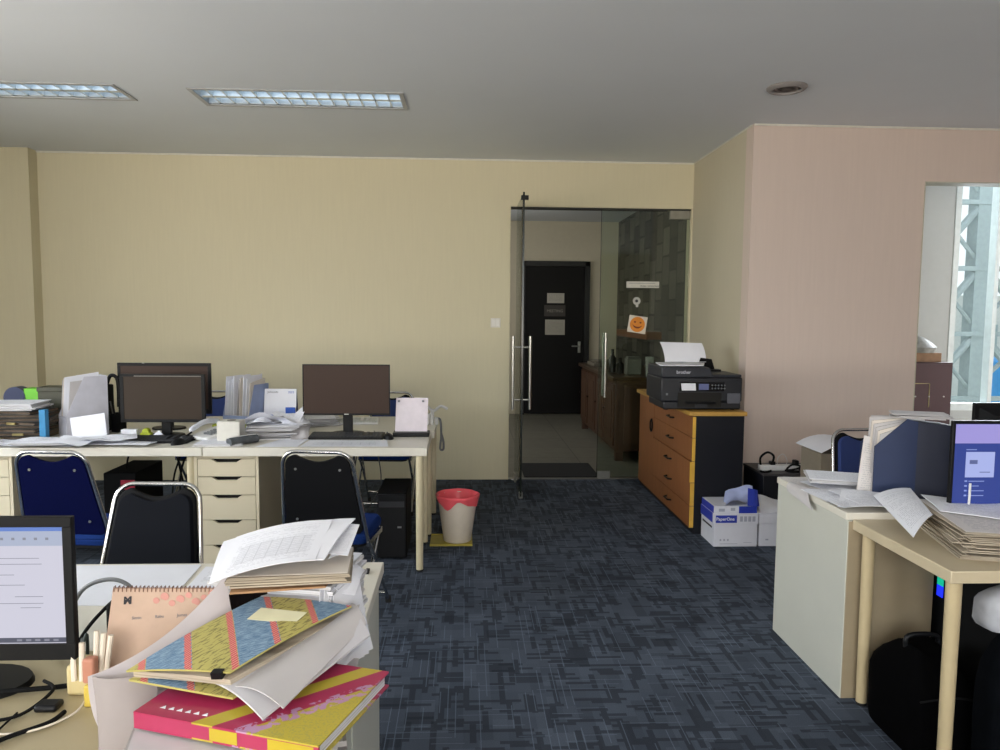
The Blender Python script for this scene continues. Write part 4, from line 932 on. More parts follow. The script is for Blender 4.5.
# ------------------------------------------------------------------ right desks
t = T('drawer_unit', 'white sided drawer unit under the far right desk, its flank facing the aisle', 'drawer unit', (1.70, 3.12, 0), group='cream drawer units under the desks')
a, b, c, d_ = 1.506, 1.866, 2.782, 3.432
MB().box(a, a+.018, c, d_, 0, .725).box(b-.018, b, c, d_, 0, .725).box(a+.018, b-.018, c+.012, d_-.02, .705, .725).box(a+.018,b-.018,c+.012,d_-.02,.01,.03).out('body', M_PANEL, t, bevel=.0015)
MB().box(a+.003, b-.003, c-.004, c+.012, 0.002, .722).out('back_panel', mat('back_panel_shade', 'a09279', .5, var=.03), t)  # darker tan puts the shade on this face into its colour
z = .70
for hh in (.105,.108,.148,.150,.150):
    m = (a+b)/2; poly = [(a+.02, z-hh+.004), (b-.02, z-hh+.004), (b-.02, z), (m+.085, z), (m+.055, z-.019), (m-.055, z-.019), (m-.085, z), (a+.02, z)]
    MB().prism(poly, lambda u, v: (u, d_-.018, v), lambda u, v: (u, d_, v)).out('drawer', M_ALEX, t); z -= hh
desk('white desk at the right, far side, with the navy file boxes and loose papers', 1.50, 2.78, 2.786, 3.436, .755, .029, [(2.72,3.38),(2.72,2.84)], group='desks at the right')
desk('white desk at the right edge, near side, with lit monitor and paper pile', 1.525, 2.78, 2.19, 2.782, .73, .04, [(1.568,2.735),(1.565,2.232),(2.72,2.24)], group='desks at the right', top_m=mat('birch_top', 'c9bb9e', .4, var=.04, vscale=8), leg_m=mat('birch_leg', 'bfae8a', .4, var=.03))
# papers on far right desk
for k, q in enumerate((((1.49,3.40),(1.72,3.42),(1.80,3.12),(1.52,3.02)), ((1.54,3.28),(1.82,3.40),(1.90,3.14),(1.62,3.02)), ((1.46,3.10),(1.66,3.12),(1.70,2.88),(1.50,2.80)), ((1.56,3.05),(1.84,3.10),(1.86,2.86),(1.58,2.82)))):
    z = .7575+k*.007
    (x0,y0),(x1,y1),(x2,y2),(x3,y3) = q
    lb = ['printed sheet at the far corner of the right desk, lowest of four', 'printed sheet in front of the leaning white card on the right desk', 'printed sheet curling over the left edge of the right desk', 'printed sheet nearest the desk joint at the right'][k]
    dz = -.03 if k == 2 else 0
    sheet(lb, (x3, y3, z), (x2, y2, z), (x1, y1, z+.004), (x0, y0, z+.002), [M_PRNW, M_PRN, M_PRN, M_PRN][k], noise=.003, fn=(lambda u, v: (-.0, 0, -.06*max(0, .35-u)**1.5)) if False else None)
stack('thin stack of printed sheets beside the curling sheet on the right desk', 1.70, 3.22, .7865, .28, .20, .018, R(-18), 6, .008)
sheet('grey backed sheets drooping over the aisle side of the right desk', (1.512, 3.12, .770), (1.502, 3.28, .768), (1.470, 3.25, .73), (1.478, 3.02, .70), M_PAPG, bv=(-.012,0,.010), group=None)
sheet('white sheet lying half over the step between the two right desks', (1.49, 2.84, .766), (1.66, 2.74, .79), (1.80, 2.92, .80), (1.60, 3.02, .79), M_PRN, noise=.004)
# navy file boxes
M_N2 = M_MAGN
t = T('magazine_file', 'navy blue magazine file with slanted cut, holding grey papers', 'file box', (1.80, 2.93, .755))
side = [(1.712, .7555), (1.862, .7555), (1.862, 1.095), (1.825, 1.105), (1.712, .985)]
def mp_(off): return lambda a, c: (a, 2.93+off+(1.862-a)*.33, c)
MB().prism(side, mp_(0), mp_(.004)).prism(side, mp_(.11), mp_(.114)).out('side_panel', M_N2, t)
MB().add([(1.862,2.93,.7555),(1.975,2.86,.7555),(1.98,2.97,.7555),(1.862,3.044,.7555),(1.862,2.93,1.095),(1.975,2.86,1.088),(1.98,2.97,1.088),(1.862,3.044,1.095)], [(0,1,5,4),(1,2,6,5),(2,3,7,6),(3,0,4,7),(3,2,1,0),(4,5,6,7)]).out('spine', mat('navy_spine', '0f1830', .6), t)
for k in range(6):
    yy = .012+k*.017
    MB().patch((1.725, 2.93+yy+.045, .76), (1.857, 2.93+yy+.002, .76), (1.857, 2.93+yy+.002, 1.090+.003*k), (1.735, 2.93+yy+.042, 1.035+.012*k), 2, 2, t=.006).out('papers', [M_PAPG, M_PAPW, M_PAPG][k % 3], t)
stack('crumpled papers lying on top of the navy magazine file', 1.90, 2.985, 1.107, .20, .11, .018, R(-25), 5, .012, m=M_PAPG, top_m=M_PAPG, rj=12)
one('document_holder', 'tall grey board standing behind the navy magazine file', 'board', MB().patch((1.86, 3.24, .7565), (2.06, 3.16, .7565), (2.06, 3.20, 1.085), (1.86, 3.28, 1.075), 3, 3, t=.008), M_PAPG, (1.93,3.2,.756))
sheet('white printed card leaning on the navy magazine file', (1.672, 3.035, .775), (1.80, 3.0, .775), (1.792, 3.045, .995), (1.712, 3.065, 1.018), M_PRNW, name='leaning_card', cat='card', t=.003)
one('pen', 'white pen standing upright between the navy file and lit monitor', 'pen', MB().cyl((1.86,2.60,.731),(1.862,2.60,.915),.0045,n=10), M_WHITEP, (1.86,2.60,.731))
# lit monitor
mr, sc = monitor('computer_monitor', 'lit monitor with blue login page at the right edge of the photo', 2.043, 2.61, .80, 1.146, .50, .010, .03, stand_z=.73, screen_m=mat('scr_blue', '2c3f8c', .5, var=0, emit=.9, spec=.2), top=.012)
Z = lambda z: z-.73
q = MB().box(-.239, .239, .0018, .0022, Z(1.062), Z(1.133)).out('window_panel', mat('scr_lilac', 'a49be0', .3, var=0, emit=.8), sc)
q = MB().box(-.195, -.085, .0018, .0022, Z(.935), Z(1.03)).out('window_panel', mat('scr_card', 'a9b4ea', .3, var=0, emit=.85), sc)
pr = MB()
for k in range(4): pr.box(-.195, -.185, .0018, .0022, Z(.918-k*.018), Z(.924-k*.018)).box(-.18, -.12-.02*(k == 1), .0018, .0022, Z(.919-k*.018), Z(.922-k*.018))
pr.box(-.195, -.155, .0018, .0022, Z(1.037), Z(1.04)).box(-.23, -.222, .0015, .0018, Z(1.12), Z(1.126))
pr.out('screen_text', mat('scr_text', '8fa0e0', .3, var=0, emit=.8), sc)
MB().box(-.18, -.15, .0014, .0018, Z(.985), Z(1.0)).out('screen_icon', mat('scr_text_dk', '7884c0', .3, var=0, emit=.5), sc); MB().box(-.14, -.10, .0014, .0018, Z(.953), Z(.956)).out('screen_text', mat('scr_text_dk'), sc)
keyboard('black keyboard with a bluish glow below the lit monitor', 2.10, 2.43, .73, R(4), .40, .13)
monitor('computer_monitor', 'black monitor seen from behind, beyond the lit monitor at the right edge', 2.50, 3.16, .83, 1.150, .50, .012, .02, stand_z=.755, rz=R(180))
# old paper pile
stack('tall pile of yellowed paper bundles on the near right desk', 1.86, 2.47, .73, .34, .44, .095, R(-14), 26, .022, m=M_EDGEB, top_m=M_PRNW, rj=4, name='paper_pile')
sheet('printed sheet draped over the left end of the yellowed pile', (1.53, 2.40, .775), (1.66, 2.50, .826), (1.80, 2.86, .835), (1.66, 2.88, .80), M_PRN, bu=(0,0,.012), t=.002)
sheet('large printed sheet lying on top of the yellowed pile at right', (1.70, 2.52, .835), (2.0, 2.30, .832), (2.12, 2.58, .834), (1.78, 2.76, .834), M_PRN, noise=.004, t=.002)
# below the right desk
t = T('desktop_tower', 'black computer tower with blue glowing light under the near right desk', 'computer', (1.86, 2.55, 0))
MB().box(1.89, 2.07, 2.45, 3.02, .0, .60).out('case', M_BLACKM, t, bevel=.006)
MB().box(1.886, 1.890, 2.755, 2.790, .465, .51).out('light_strip', mat('glow_green', '18b890', .4, emit=.7), t)
MB().box(1.886, 1.890, 2.755, 2.790, .42, .465).out('light_strip', mat('glow_blue', '2030f0', .4, emit=1.0), t)
def bag(name, label, cx, cy, w_, d_, h_, rz, m, hand=True):
    t = T(name, label, 'bag', (cx, cy, 0), rz, local=True)
    vs = []; n = 24; rows = 9
    for i in range(rows):
        f = i/(rows-1); z = h_*f; s = (1-.0*f)*(1-(max(0, f-.6)/.4)**2*.55)*(1 if f > .05 else .94)
        for k in range(n):
            a = 2*PI*k/n; ca, sa = math.cos(a), math.sin(a)
            ex = .45
            x = w_/2*s*math.copysign(abs(ca)**ex, ca); y = d_/2*s*math.copysign(abs(sa)**ex, sa)
            wv = .008*math.sin(6*a+z*20)+.006*math.sin(3*a-z*30)
            vs.append((x*(1+wv), y*(1+wv), z+.012*math.sin(2*a+1)*f))
    MB().add(vs, [(i*n+k, i*n+(k+1) % n, (i+1)*n+(k+1) % n, (i+1)*n+k) for i in range(rows-1) for k in range(n)]+[tuple(reversed(range(n))), tuple((rows-1)*n+k for k in range(n))]).out('body', m, t)
    if hand: MB().tube([(-.06,0,h_-.01),(-.05,0,h_+.035),(.05,0,h_+.035),(.06,0,h_-.01)], .009, 8, smooth=5).out('handle', M_BLACK, t)
    MB().tube([(-w_*.42,-d_*.45,h_*.62),(0,-d_*.52,h_*.70),(w_*.42,-d_*.45,h_*.62)], .004, 6, smooth=6).out('zip', M_BLACKM, t)
    return t
bag('backpack', 'black backpack on the carpet between the two legs of the right desk', 1.66, 2.52, .24, .36, .34, R(0), mat('bag_black', '030304', .9, spec=.05, var=.2, vscale=30))
bag('duffel_bag', 'large dark bag behind the near desk leg at the right edge', 1.86, 2.25, .34, .14, .53, R(3), mat('bag_dark', '07090d', .9, spec=.05, var=.2, vscale=20))
bag('plastic_bag', 'greyish white plastic bag on top of the large dark bag at right', 1.83, 2.25, .34, .13, .13, R(6), mat('bag_white', 'a8aab0', .5, var=.1, vscale=30), False).location.z = .53
one('storage_box', 'dark low box behind the black backpack under the right desk', 'box', MB().box(1.60, 2.05, 2.02, 2.19, 0, .02) if False else MB().box(2.1, 2.4, 2.45, 2.72, 0, .5), M_BLACKM, (2.25,2.6,0), bevel=.01)

# ------------------------------------------------------------------ room beyond the opening
t = T('side_cabinet', 'dark red brown cabinet seen through the opening at the right', 'cabinet', (4.3, 6.7, 0))
MB().box(4.08, 4.50, 6.61, 6.98, 0, 1.115).out('body', mat('cab_redbrown', '351a1e', .5, var=.08), t, bevel=.004)
MB().box(4.10, 4.48, 6.60, 6.61, .60, 1.10).out('door', mat('cab_redbrown2', '3c1f23', .5), t)
MB().tube([(4.14,6.598,.92),(4.28,6.598,.92),(4.28,6.598,.70)], .004, 6).out('handle_line', mat('brass'), t)
for x_ in (4.15, 4.28, 4.42): MB().cyl((x_, 6.60, .80), (x_, 6.594, .80), .007, n=8).out('stud', M_STEEL, t)
one('carton', 'small orange brown carton on the dark red cabinet', 'box', MB().box(4.12, 4.42, 6.66, 6.86, 1.115, 1.20), mat('orange_box', '86694e', .7, var=.15), (4.27,6.75,1.115), bevel=.003)
one('plastic_bundle', 'crumpled grey plastic bundle on the carton beyond the opening', 'bundle', MB().lathe([(0,0),(.13,.0),(.15,.05),(.10,.10),(.04,.14),(0,.15)], (4.26,6.76,1.20), 14), mat('bundle_grey', '8c8c86', .5, var=.3, vscale=14, bump=1), (4.26,6.76,1.2))

# ------------------------------------------------------------------ near left desks
desk('white desk at the lower left, far half of the pair', -1.62, -.255, 1.716, 2.32, .73, .035, [(-1.56,2.26)], group='desks at the lower left')
desk('near half of the lower left desk pair, under the colourful folders', -1.62, -.255, .90, 1.712, .73, .035, [(-1.56,1.0)], top_m=mat('desk_near_shaded', 'ab9f80', .4, var=.03, vscale=6), group='desks at the lower left')  # beige top is the white laminate with its shade painted in
t = T('drawer_unit', 'white sided drawer unit under the lower left desk, far one', 'drawer unit', (-.45, 2.0, 0), group='cream drawer units under the desks')
def unit2(t, a, b, c, d_, top):
    MB().box(a, a+.018, c, d_, 0, top).box(b-.018, b, c, d_, 0, top).box(a+.018, b-.018, c, c+.012, .002, top).box(a+.018, b-.018, c+.012, d_-.02, top-.02, top).out('body', M_PANEL, t, bevel=.0015)
    z = top-.005
    for hh in (.105,.108,.148,.150,.150):
        m = (a+b)/2; poly = [(a+.02, z-hh+.004), (b-.02, z-hh+.004), (b-.02, z), (m+.085, z), (m+.055, z-.019), (m-.055, z-.019), (m-.085, z), (a+.02, z)]
        MB().prism(poly, lambda u, v: (u, d_-.018, v), lambda u, v: (u, d_, v)).out('drawer', M_ALEX, t); z -= hh
unit2(t, -.628, -.266, 1.72, 2.27, .694)
t = T('drawer_unit', 'white sided drawer unit under the lower left desk, near one', 'drawer unit', (-.45, 1.4, 0), group='cream drawer units under the desks')
unit2(t, -.628, -.266, 1.13, 1.70, .694)
# papers on the far half
sheet('large white sheet along the back edge of the lower left desk', (-1.20, 1.99, .7315), (-.80, 1.97, .7315), (-.82, 2.30, .7315), (-1.22, 2.30, .7315), M_PAPER)
sheet('white printed sheet right of the large sheet on the lower left desk', (-.79, 2.0, .732), (-.56, 2.0, .732), (-.56, 2.28, .732), (-.80, 2.28, .732), M_PRN)
one('eraser', 'small black clip at the far right corner of the lower left desk', 'clip', MB().box(-.300, -.288, 2.205, 2.235, .7302, .740), M_BLACK, (-.29,2.22,.73), bevel=.002)
# near monitor with a document on screen
mn, sc = monitor('computer_monitor', 'black monitor showing a document page at the lower left edge', -1.022, 1.49, .813, 1.108, .47, .018, .035, stand_z=.73, screen_m=mat('scr_doc', 'd4d3e2', .5, var=0, emit=.80, spec=.2), top=.020)
Z = lambda z: z-.73; yy0, yy1 = .0018, .0022
MB().box(-.217, .217, yy0, yy1, Z(1.080), Z(1.090)).out('title_bar', mat('scr_title', '5f83d0', .3, var=0, emit=.8), sc)
MB().box(-.217, .217, yy0, yy1, Z(1.050), Z(1.080)).out('ribbon', mat('scr_ribbon', 'b9c3dc', .3, var=0, emit=.7), sc)
MB().box(-.217, .217, yy0, yy1, Z(.850), Z(.860)).out('task_bar', mat('scr_task', '5a6078', .3, var=0, emit=.5), sc)
pr = MB()
for k, (z_, a_, b_) in enumerate(((1.024,.08,.17),(1.012,.03,.175),(.990,-.05,.12),(.969,.02,.14),(.945,.12,.175),(.931,-.1,.175),(.922,.13,.17))): pr.box(a_, b_, .0016, .0019, Z(z_), Z(z_+.0011))
for k in range(8): pr.box(.03+k*.022, .036+k*.022, .0014, .0017, Z(1.062), Z(1.067))
for k in range(5): pr.box(.12+k*.018, .13+k*.018, .0014, .0017, Z(.853), Z(.857))
pr.out('screen_text', mat('scr_ink', 'a4a8ba', .5, var=0, emit=.5), sc)
# calendar with peach pages
t = T('desk_calendar', 'peach coloured wire bound desk calendar beside the near monitor', 'calendar', (-.64, 1.62, .73))
pg = MB().patch((-.755, 1.515, .7315), (-.545, 1.545, .7315), (-.535, 1.60, .918), (-.748, 1.575, .930), 8, 8, t=.002).out('front_page', mat('peach_page', 'c6ab98', .75, var=.05, vscale=30), t)
MB().patch((-.755, 1.70, .7315), (-.545, 1.72, .7315), (-.535, 1.602, .918), (-.748, 1.577, .930), 4, 4, t=.003).out('back_page', mat('cal_back', '8c6a5c', .7), t)
ring = MB()
for k in range(26):
    f = k/25; c = Vector((-.745+.208*f, 1.576+.025*f, .930-.012*f)); ring.tube([c+Vector((0,-.005,-.006)), c+Vector((0,-.004,.004)), c+Vector((0,.004,.004)), c+Vector((0,.005,-.006))], .0011, 5)
ring.out('wire_binding', mat('wire_copper', '7a5a4c', .4, .7), t)
ez = math.atan2(.03, .213); ex = PI/2-.30
def cal(x, z): # point on the front page
    f = (x+.755)/.21; g = (z-.7315)/.197
    return (x+.007*g, 1.515+.03*f+(.058)*g-.0022, z)
text('print', 'M', .020, M_INK, t, cal(-.722, .905), (ex, 0, ez), bold=.0012)
text('print', 'el', .024, M_INK, t, cal(-.560, .880), (ex, 0, ez), bold=.001)
text('print', 'Senin', .009, M_INKG, t, cal(-.70, .87), (ex, 0, ez)); text('print', 'Rabu', .009, M_INKG, t, cal(-.655, .87), (ex, 0, ez)); text('print', 'Jumat', .009, M_INKG, t, cal(-.61, .87), (ex, 0, ez))
fl = MB()
for k in range(8):
    c = Vector(cal(-.665+.016*k, .902+.008*math.sin(k*2.1))); fl.cyl(c, c+Vector((0,-.0006,0)), .007+.002*(k % 2), n=9)
fl.out('flower_print', mat('flower_pink', 'd39a90', .7), t)
# plugs and small holders
t = T('desk_organiser', 'beige organiser block holding orange box and white sticks by the calendar', 'organiser', (-.755, 1.50, .73))
MB().box(-.815, -.745, 1.50, 1.56, .7302, .795).out('block', mat('beige_block', 'c8b888', .5), t, bevel=.008)
MB().box(-.757, -.727, 1.455, 1.49, .7302, .775).out('yellow_box', mat('yellow_box', 'c9b04a', .5), t, bevel=.004)
MB().box(-.762, -.738, 1.462, 1.486, .7752, .826).out('orange_box', mat('orange_box2', 'b9806a', .5), t, bevel=.005)
for k, (x_, h_) in enumerate(((-.79,.85),(-.775,.845),(-.748,.87),(-.738,.865),(-.728,.86))):
    MB().cyl((x_, 1.488, .7755 if k > 1 else .77), (x_+.004*(k-2), 1.50, h_), .0055, n=8).out('stick', mat('stick_cream', 'd9cfc0', .5), t)
one('power_adapter', 'black power adapter standing behind the organiser', 'adapter', MB().box(-.81, -.735, 1.66, 1.71, .7302, .86), M_BLACKM, (-.78,1.69,.73), bevel=.01)
t = T('cable_bundle', 'grey and black cables looping behind the near monitor', 'cables', (-.85, 1.75, .73))
MB().tube([(-1.0,1.85,.735),(-.93,1.8,.84),(-.86,1.78,.875),(-.80,1.76,.868),(-.76,1.74,.82)], .005, 8, smooth=8).out('cable', M_GREYP, t)
MB().tube([(-.90,1.70,.74),(-.86,1.7,.80),(-.80,1.7,.86),(-.765,1.70,.87),(-.76,1.70,.84)], .0042, 8, smooth=8).out('cable', M_BLACKM, t)
for k in range(5): MB().tube([(-.93+.02*k,1.66,.736),(-.88+.01*k,1.64,.76+.01*k),(-.84,1.62,.75+.008*k),(-.80-.01*k,1.6,.736)], .0036, 6, smooth=6).out('cable', mat('cable_teal', '46504f', .6), t)
t = T('cable_bundle', 'black cables lying on the desk below the near monitor', 'cables', (-.85, 1.4, .73))
MB().tube([(-1.15,1.52,.736),(-1.0,1.50,.74),(-.92,1.50,.745),(-.84,1.53,.737),(-.79,1.55,.737)], .0055, 8, smooth=8).out('cable', M_BLACKM, t)
MB().tube([(-1.0,1.42,.736),(-.93,1.40,.736),(-.86,1.42,.737),(-.84,1.50,.745),(-.88,1.54,.745)], .0035, 8, smooth=8).out('cable', M_BLACKM, t)
MB().tube([(-.78,1.43,.737),(-.79,1.39,.737),(-.84,1.34,.737),(-.875,1.28,.737),(-.86,1.15,.737)], .0045, 8, smooth=8).out('cable', M_BLACKM, t)
MB().tube([(-.76,1.48,.745),(-.76,1.42,.737),(-.82,1.36,.736),(-.95,1.36,.736)], .002, 6, smooth=8).out('cable', M_CREAMP, t)
MB().box(-.845, -.80, 1.435, 1.47, .7305, .745).out('plug', M_BLACK, t, bevel=.006)
mouse('dark mouse at the bottom left corner of the photo', -.80, 1.14, .73, R(10), mat('mouse_dark', '2a2c2e', .4))

# pile of folders and papers
stack('low stack of clear and grey files at the bottom of the colourful pile', -.40, 1.30, .7305, .34, .30, .076, R(12), 8, .01, m=mat('clear_file', 'a39f9c', .35, var=.2), top_m=M_PAPG, rj=2)
def obl(A, B, D, th):   # slab with top face A,B,(B+D-A),D
    A, B, D = Vector(A), Vector(B), Vector(D); C_ = B+D-A; n = (B-A).cross(D-A).normalized()
    return [A-n*th, B-n*th, C_-n*th, D-n*th, A, B, C_, D], n
def slab(mb, A, B, D, th, mi=0):
    vs, n = obl(A, B, D, th); return mb.add(vs, [(3,2,1,0), (4,5,6,7), (0,1,5,4), (1,2,6,5), (2,3,7,6), (3,0,4,7)], mi)
def bandmat(name, O, U, W, stops, rough=.35):
    """colour bands along a slanted direction in object space: f = (p-O).U/W"""
    t = NT(name, rough); x, y, z, v = t.co()
    d = t.n('ShaderNodeVectorMath', operation='DOT_PRODUCT'); s = t.n('ShaderNodeVectorMath', operation='SUBTRACT'); t.l(v, s.inputs[0]); s.inputs[1].default_value = O
    t.l(s.outputs[0], d.inputs[0]); d.inputs[1].default_value = Vector(U).normalized()/W
    return t, d.outputs['Value'], (x, y, z, v)
# pink folder
A = Vector((-.560, 1.235, .842)); B = Vector((-.226, 1.118, .845)); D = Vector((-.475, 1.475, .842))
t = T('lever_arch_folder', 'pink and yellow striped folder lying flat under the patterned folder', 'folder', (A+B)/2-Vector((0,0,.04)))
k_, f, (x, y, z, v) = bandmat('pink_folder_print', (A-((A+B)/2-Vector((0,0,.04))))[:], (B-A).normalized()*1+(A-D).normalized()*.72, 1.0, None)
pink, yel, lil = lin('a52c52'), lin('b9a83c'), lin('b58aae')
c = k_.mix(k_.band(f, .095, .128), pink, yel)
c = k_.mix(k_.band(f, .170, .40), c, k_.mix(k_.ma('GREATER_THAN', k_.noise(v, 260, 2), .56), yel, lin('a9a04a')))
sp_ = k_.ma('MULTIPLY', k_.band(f, .158, .19), k_.ma('GREATER_THAN', k_.noise(v, 90, 3), .5)); c = k_.mix(sp_, c, lil)
k_.col(c); k_.b.inputs['Roughness'].default_value = .28; M_PINK = k_.m
slab(MB(), A, B, D, .003).out('cover', M_PINK, t)
slab(MB(), A-Vector((0,0,.026)), B-Vector((0,0,.026)), D-Vector((0,0,.026)), .003).out('cover', M_PINK, t)
nn = (B-A).normalized(); dd = (D-A).normalized()
slab(MB(), A+Vector((0,0,-.003)), B+Vector((0,0,-.003)), A+dd*.004+Vector((0,0,-.003)), .023).out('spine', mat('pink_spine', 'a83558', .4), t)
slab(MB(), A+dd*.012+nn*.006+Vector((0,0,-.004)), B+dd*.012-nn*.006+Vector((0,0,-.004)), D-dd*.006+nn*.006+Vector((0,0,-.004)), .021).out('paper_block', M_EDGE, t)
tr = MB()
for k in range(6):
    c0 = A + nn*(.035+k*.017)+dd*.022+Vector((0,0,.0006)); tr.prism([(0,0),(.011,0),(.0055,.009)], lambda a, b, c0=c0: c0+nn*a+dd*b, lambda a, b, c0=c0: c0+nn*a+dd*b+Vector((0,0,.0004)))
tr.out('triangle_print', M_PAPER, t)
for (a_, b_) in ((.152, .205), (.262, .345)):
    ys_ = MB(); slab(ys_, A+nn*a_+Vector((0,0,-.004))-dd*.0006, A+nn*b_+Vector((0,0,-.004))-dd*.0006, A+nn*a_+Vector((0,0,-.004))-dd*.0001, .021)
    ys_.out('yellow_print', mat('yellow_print', 'b9a330', .4), t)
# grey sheets under blue folder, fanned
sheet('white sheets fanning out of the patterned folder towards the right', (-.46, 1.30, .862), (-.330, 1.185, .852), (-.190, 1.46, .870), (-.245, 1.54, .895), mat('fan_paper', 'c4c3c8', .8, var=.03), bu=(0,0,.012), t=.004, name='paper_sheets')
sheet('second fanned sheet below the patterned folder, grey printed', (-.40, 1.26, .870), (-.300, 1.20, .862), (-.20, 1.49, .882), (-.24, 1.55, .900), M_PAPG, bu=(0,0,.012), t=.002)
# patterned folder
A = Vector((-.602, 1.305, .878)); B = Vector((-.405, 1.258, .896)); D = Vector((-.425, 1.53, .925))
Cc = Vector((-.232, 1.500, .915))
o_ = (A+B)/2-Vector((0,0,.03))
t = T('patterned_folder', 'blue and yellow batik patterned folder on top of the pink one', 'folder', o_)
k_ = NT('batik_print', .5); x, y, z, v = k_.co('UV')
q_ = k_.ma('ADD', k_.ma('MULTIPLY', y, 1.45/.455), k_.ma('MULTIPLY', x, 1/.455)); q_ = k_.ma('ADD', q_, .58)
zig = k_.ma('MULTIPLY', k_.ma('PINGPONG', k_.ma('MULTIPLY', x, 16), .5), .12); qq = k_.ma('ADD', q_, k_.ma('MULTIPLY', zig, .5))
par = k_.ma('FLOORED_MODULO', k_.ma('FLOOR', q_), 2)
st = k_.noise(k_.comb(k_.ma('MULTIPLY', k_.ma('ADD', x, y), 12), k_.ma('MULTIPLY', k_.ma('SUBTRACT', y, x), 60), 0), 1, 2)
blu = k_.mix(k_.ma('GREATER_THAN', st, .5), lin('587896'), lin('86a0b6'))
wv = k_.noise(k_.comb(k_.ma('MULTIPLY', x, 40), k_.ma('MULTIPLY', y, 14), 2), 1, 2)
ye = k_.mix(k_.ma('GREATER_THAN', wv, .56), lin('b3aa62'), lin('807844'))
c = k_.mix(par, ye, blu)
fr_ = k_.ma('FRACT', qq); rd = k_.ma('GREATER_THAN', fr_, .85)
dots = k_.ma('GREATER_THAN', k_.ma('PINGPONG', k_.ma('MULTIPLY', x, 32), .5), .14)
c = k_.mix(rd, c, k_.mix(dots, lin('e0a890'), lin('c0505a'))); k_.col(c); M_BAT = k_.m
MB().patch(A, B, Cc, D, 10, 10, (0,0,.004), (0,0,.006), .0035).out('top_cover', M_BAT, t)
MB().patch(A-Vector((-.004,0,.016)), B+Vector((0.008,-.012,-.040)), Cc-Vector((0,0,.05)), D-Vector((0,0,.05)), 6, 6, t=.004).out('bottom_cover', M_BAT, t)
MB().patch(A-Vector((-.01,-.006,.008)), B+Vector((0,.004,-.02)), Cc-Vector((0.004,0,.02)), D-Vector((0,.004,.02)), 6, 6, (0,0,.002), t=.012).out('paper_block', M_EDGEB, t)
m_ = (A*.12+B*.88); slab(MB(), m_+Vector((-.010,-.006,.002)), m_+Vector((.010,-.010,.004)), m_+Vector((-.008,.008,.004)), .012).out('binder_clip', M_BLACK, t)
lc = A.lerp(D, .62).lerp(B.lerp(Cc, .62), .35)
u_ = (Cc-D).normalized(); w_ = (D-A).normalized(); n_ = u_.cross(w_)
if n_.z < 0: n_ = -n_
slab(MB(), lc+n_*.016, lc+u_*.095+n_*.016, lc-u_*.01+w_*.045+n_*.016, .001).out('name_label', mat('label_cream', 'd5d2b0', .6), t)
# white paper stack behind
stack('tall messy stack of white papers at the right end of the lower left desk', -.395, 1.655, .7305, .27, .21, .222, R(-10), 28, .012, m=M_EDGE, rj=5)
one('black_folder', 'black glossy folder wedged upright between calendar and papers', 'folder', MB().patch((-.535, 1.435, .870), (-.44, 1.545, .905), (-.375, 1.60, .952), (-.475, 1.575, .952), 3, 3, t=.006), mat('black_gloss', '0c0c10', .25), (-.45,1.5,.9))
one('cardboard_sheet', 'brown cardboard folder under the top white papers', 'folder', MB().patch((-.465, 1.455, .962), (-.285, 1.50, .957), (-.27, 1.66, .960), (-.50, 1.64, .962), 4, 4, t=.004), M_CARD, (-.38,1.55,.975))
stack('thick cream document set lying under the printed top sheets', -.365, 1.570, .966, .24, .17, .022, R(6), 6, .006, m=M_EDGEB, top_m=M_PAPW, rj=2)
sheet('curved white sheet on top of the tall stack, corner lifted', (-.50, 1.44, .988), (-.285, 1.49, 1.018), (-.252, 1.70, 1.045), (-.54, 1.655, 1.005), M_PAPER, bu=(0,0,.012), bv=(0,0,.006), t=.002)
sheet('white form with a printed table on the very top of the tall stack', (-.490, 1.425, .995), (-.300, 1.475, 1.022), (-.300, 1.67, 1.050), (-.505, 1.635, 1.022), M_FORM, bu=(0,0,.010), t=.0015)
sheet('small white sheet under the lifted corner at the top right', (-.30, 1.54, 1.016), (-.245, 1.54, 1.010), (-.240, 1.68, 1.036), (-.29, 1.68, 1.040), M_PRN, t=.0015)
for k in range(7):
    rs = random.Random(k+5); x0 = -.262+.010*k; 
    x0 -= .005*k-.004
    sheet(['white sheet hanging down the right side of the tall stack, innermost', 'second white sheet hanging down the right side of the stack', 'third white sheet hanging down the right side of the stack', 'fourth white sheet hanging down the right side of the stack', 'fifth white sheet hanging down the right side of the stack', 'short white sheet hanging at the right side of the stack', 'outermost white sheet hanging at the right of the stack'][k],
          (x0-.035, 1.40+.012*k, .80+rs.uniform(-.03,.02)), (x0+.012+.003*k, 1.52+.01*k, .78+rs.uniform(-.03,.03)), (x0-.004, 1.66-.008*k, 1.0-.012*k+rs.uniform(-.01,.01)), (x0-.045, 1.56-.006*k, .985-.008*k), M_PRN if k % 2 else M_PAPER, bv=(.006*math.sin(k),.004,0), noise=.008, group=None, t=.0012)
for k in range(4):
    z_ = .80+.045*k
    sheet(['lowest ruffled sheet corner poking from the right flank of the tall stack', 'second lowest ruffled sheet corner at the right flank of the tall stack', 'second highest ruffled sheet corner at the right flank of the tall stack', 'highest ruffled sheet corner at the right flank of the tall stack'][k],
          (-.30, 1.50+.01*k, z_), (-.222-.004*k, 1.50+.02*k, z_-.02), (-.226, 1.66, z_+.004), (-.30, 1.68, z_+.006), M_PAPER if k % 2 else M_PAPG, bu=(0,0,.012), noise=.012)
